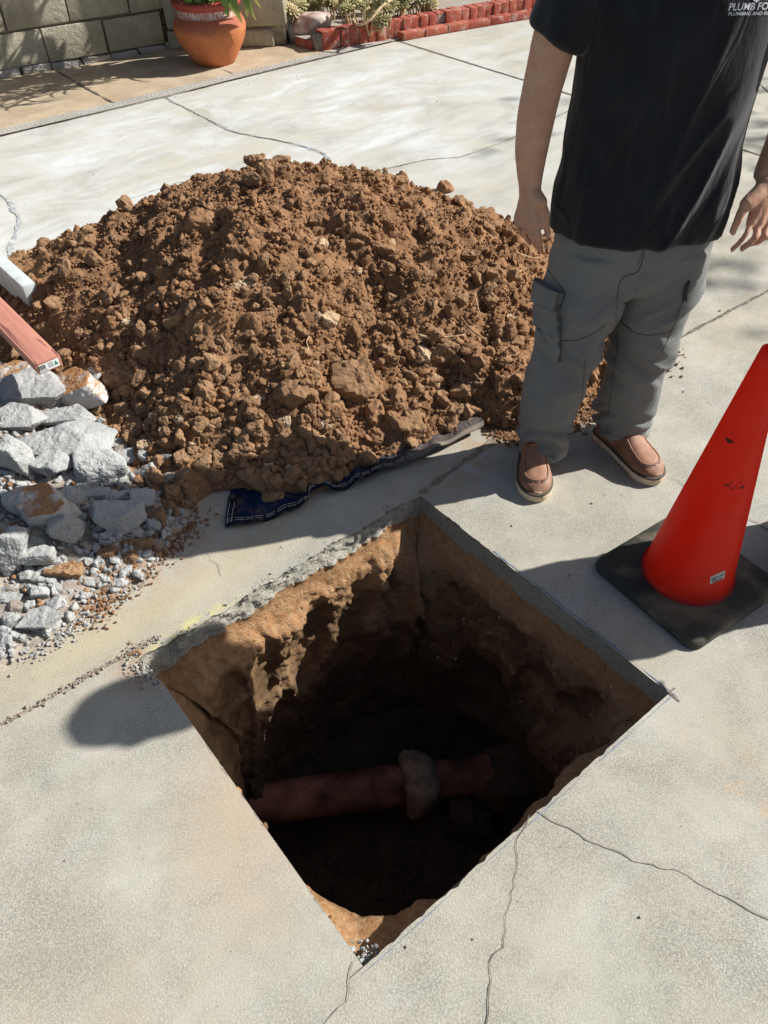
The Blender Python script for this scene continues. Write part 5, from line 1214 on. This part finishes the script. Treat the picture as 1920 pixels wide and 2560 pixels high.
pl_ = leafy('potted_plant', 'green long-leaved plant spilling over the terracotta pot rim', 'plant', (bp_[0], bp_[1]+.13, .355), 12, .4, 1.35, 20, .21, .045, .34, low=.12)
lv = MB()
for k, (px_, py_, L) in enumerate([(470, 2, .17), (500, 5, .2), (512, 12, .2), (560, 0, .19), (590, 5, .21), (610, -5, .19), (625, 0, .2), (640, -10, .15), (575, -12, .2), (530, -10, .18)]):
    p = A_(px_, py_-30, bp_[1]-.02); V, F = leaf(L, .055, 1.75); tn = np.repeat(np.linspace(0, 1, 9), 3)*RNG.uniform(.7, 1.05)
    M_ = np.array(Matrix.Rotation(-math.pi/2+RNG.normal()*.5, 3, 'Z')); V = V@M_.T+(p-np.array([bp_[0], bp_[1]+.13, .355])); n0 = len(lv.V); lv.add(V, F); lv.T[n0:] = list(tn)
lv.build('leaves', M_LEAF, pl_)
spk = leafy('spiky_plant', 'narrow-leaved plant arching out of the terracotta pot, above the frame', 'plant', (bp_[0]+.1, bp_[1]+.10, .355), 9, .75, 1.25, 22, .32, .022, .25, low=.35)
for ch in spk.children:
    me_ = ch.data
    for v in me_.vertices: v.co.y -= .62*max(0, v.co.z-.25)**1.3; v.co.x += .1*v.co.z
# tall shrub above the left of the wall: only its shadow reaches the picture
leafy('shrub', 'leafy shrub above the frame that throws leaf shadows on the block wall', 'shrub', (-1.25, 6.05, 0) if False else (-.62, 7.15, 0), 11, 1.6, 2.5, 30, .24, .04, .85)
# bricks
m = Mat('red_brick', .85, .25); c = m.mix(m.attr(), (.30, .062, .04), (.40, .115, .07)); c = m.mix(m.rng(m.noise(16, 5), .5, .68, 0, .65), c, (.50, .36, .31)); c = m.mix(m.rng(m.noise(60, 4), .5, .75, 0, .35), c, (.16, .05, .04)); m.col(c); m.bump(m.noise(70, 5), .005, .9); M_BRICK = m.m
b0 = G(809, 129)[:2]; bd = G(1005, 95)[:2]-b0; bd /= np.linalg.norm(bd); bn = np.array([-bd[1], bd[0]]); ba = math.atan2(bd[1], bd[0])
bb = empty('brick_edging', (b0[0], b0[1], 0), ba); tag(bb, 'row of upright faded red bricks edging the succulent bed', 'brick edging')
mb_ = MB()
for k in range(38):
    wd_ = .150 if k == 0 else .072; x0 = 0 if k == 0 else .155+(k-1)*.077
    V, F = rbox((wd_, .115, .125+RNG.normal()*.004), .005, Matrix.Translation((x0+wd_/2, .058+RNG.normal()*.004, .064)) @ Matrix.Rotation(RNG.normal()*.02, 4, 'Z'), .006); mb_.add(V, F, RNG.random())
mb_.build('upright_bricks', M_BRICK, bb)
mb_ = MB()
for k in range(14):
    V, F = rbox((.20, .085, .05), .006, Matrix.Translation((.74+k*.205, -.045, .027)) @ Matrix.Rotation(RNG.normal()*.03, 4, 'Z'), .006); mb_.add(V, F, RNG.random())
mb_.build('flat_bricks', M_BRICK, bb)
mb_ = MB()
for k in range(3):
    V, F = rbox((.085, .19, .06), .006, Matrix.Translation((-.05, .17+k*.2, .035)) @ Matrix.Rotation(.25, 4, 'Z'), .006); mb_.add(V, F, RNG.random())
mb_.build('side_bricks', M_BRICK, bb)
V, F = rbox((3.0, .10, .11), 0, Matrix.Translation((1.45, .06, .055))); mesh('mortar', V, F, M_MORT, parent=bb)
# bed soil
R2 = lambda x, y: b0+bd*x+bn*y
quad('planting_bed', [R2(-.08, .10), R2(3.4, .10), R2(3.4, 1.6), R2(-.5, 1.6), R2(-.25, .8)], .07, M_DUST)['kind'] = 'structure'
bpy.data.objects['planting_bed']['label'] = 'dusty soil bed behind the red bricks'
bpy.data.objects['planting_bed'].name = 'bed_ground'
q = R2(.06, .30); V, F = rock(4, (.15, .10, .085), 8, .12, 10); 
m = Mat('pinkish_rock', .85, .3); c = m.mix(m.rng(m.noise(9, 5), .4, .6), (.36, .20, .17), (.56, .48, .42)); m.col(c); m.bump(m.noise(30, 5), .01, .8)
o = mesh('bed_rock', V, F, m.m); o.location = (q[0], q[1], .11); tag(o, 'pink and white rock lying behind the brick corner', 'rock')
# succulents
M_SUC = m_leaf('succulent_leaf', (.50, .44, .21), (.40, .40, .22), (.60, .46, .26))
def rosette(R, n=34):
    mbv = []; F = []
    for k in range(n):
        t = k/n; az_ = k*2.39996; el = .25+1.1*(1-t)**1.0 if False else .15+1.25*(1-t); L = R*(.45+.6*t); W_ = L*.46
        P = [(0, 0), (.35, .8), (.7, 1.), (.92, .55), (1, .05)]; base_n = len(mbv); Mr = Matrix.Rotation(az_, 3, 'Z') @ Matrix.Rotation(-el, 3, 'Y')
        for s_, w_ in P:
            for y_, z_ in ((-1, .12), (0, -.15), (1, .12), (0, .30)):
                v = Mr @ Vector((L*s_, y_*W_*.5*w_, z_*W_*w_)); mbv.append(v[:])
        for i in range(4):
            for q_ in range(4): F.append((base_n+i*4+q_, base_n+i*4+(q_+1) % 4, base_n+(i+1)*4+(q_+1) % 4, base_n+(i+1)*4+q_))
    return mbv, F
SUCPX = [(735, 42), (750, 25), (770, 10), (800, 15), (835, 18), (850, 8), (880, 10), (885, 45), (905, 30), (925, 50), (950, 52), (970, 40), (985, 15), (1000, 28), (1010, 5), (1035, 20), (1050, 8), (860, 35), (940, 20), (830, 0), (1065, 14), (965, 0), (915, 2), (790, 0)]
for k, (x, y) in enumerate(SUCPX):
    q = G(x, y+14, .12); mb_ = MB(); ss = MB()
    cst = empty('succulent', (q[0], q[1], .07)); tag(cst, '%s succulent clump %s, %s' % (['pale yellow', 'grey-green', 'straw-coloured'][k % 3], 'right against the bricks' if y > 30 else 'in the middle of the bed' if y > 12 else 'at the top frame edge', 'beside the pillar' if x < 780 else 'above the pink rock' if x < 850 else 'left of the trailing stem' if x < 900 else 'behind the trailing stem' if x < 960 else 'right of the trailing stem' if x < 1005 else 'farthest along the bricks'), 'succulent', 'succulents in the brick-edged bed')
    for r_ in range(4 if y < 25 else 3):
        o_ = RNG.normal(size=2)*.035; hz = .06+RNG.random()*.09+(.05 if r_ == 0 else 0); V, F = rosette(RNG.uniform(.055, .085), 44); tl_ = Matrix.Rotation(RNG.normal()*.4, 3, 'X') @ Matrix.Rotation(RNG.normal()*.4-.0, 3, 'Y') @ Matrix.Rotation(.35, 3, 'X')
        V = np.array(V)@np.array(tl_).T+np.array([o_[0], o_[1], hz]); mb_.add(V, F, RNG.random()*.9)
        Vt, Ft = tube(spline([(o_[0]*.3, o_[1]*.3, -.01), (o_[0]*.8, o_[1]*.6, hz*.5), (o_[0], o_[1], hz)], 8), .006, 6); ss.add(Vt, Ft)
    mb_.build('rosettes', M_SUC, cst); ss.build('stems', M_ROOT, cst)
Vt, Ft = tube(spline([G(985, -5, .30), G(950, 20, .26), G(925, 50, .20), G(895, 62, .17), G(880, 45, .2)], 26), .009, 8); tag(mesh('trailing_succulent', Vt, Ft, M_ROOT), 'bare curved succulent stem hanging over the bricks', 'succulent')
# tree to the right of the frame: soft leaf shade at the right edge
tr = empty('tree', (9.7, 5.5, 0)); tag(tr, 'tree outside the right edge that dapples the driveway', 'tree')
V, F = tube(spline([(0, 0, 0), (.05, .1, 1.6), (-.1, 0, 3.2), (.1, .05, 4.8)], 14), np.linspace(.16, .05, 14), 10); tk = MB(); tk.add(V, F); cw = MB()
for k in range(26):
    a = RNG.random()*6.28; z0 = RNG.uniform(3.2, 4.8); L = RNG.uniform(.7, 1.5); e_ = np.array([math.cos(a)*L, math.sin(a)*L, z0+RNG.uniform(.2, 1.1)])
    V, F = tube(spline([(0, 0, z0), e_*[.5, .5, 1]-[0, 0, .2], e_], 8), np.linspace(.035, .01, 8), 6); tk.add(V, F)
    for j_ in range(60):
        p = e_+RNG.normal(size=3)*[.35, .35, .25]; V, F = leaf(.14, .05, .8, n=4); V = V@rotm().T+p; cw.add(V, F)
tk.build('trunk', simple('bark', (.16, .12, .08), .95, .1, .3, 20, 30, .01), tr); cw.build('crown', M_LEAF, tr)
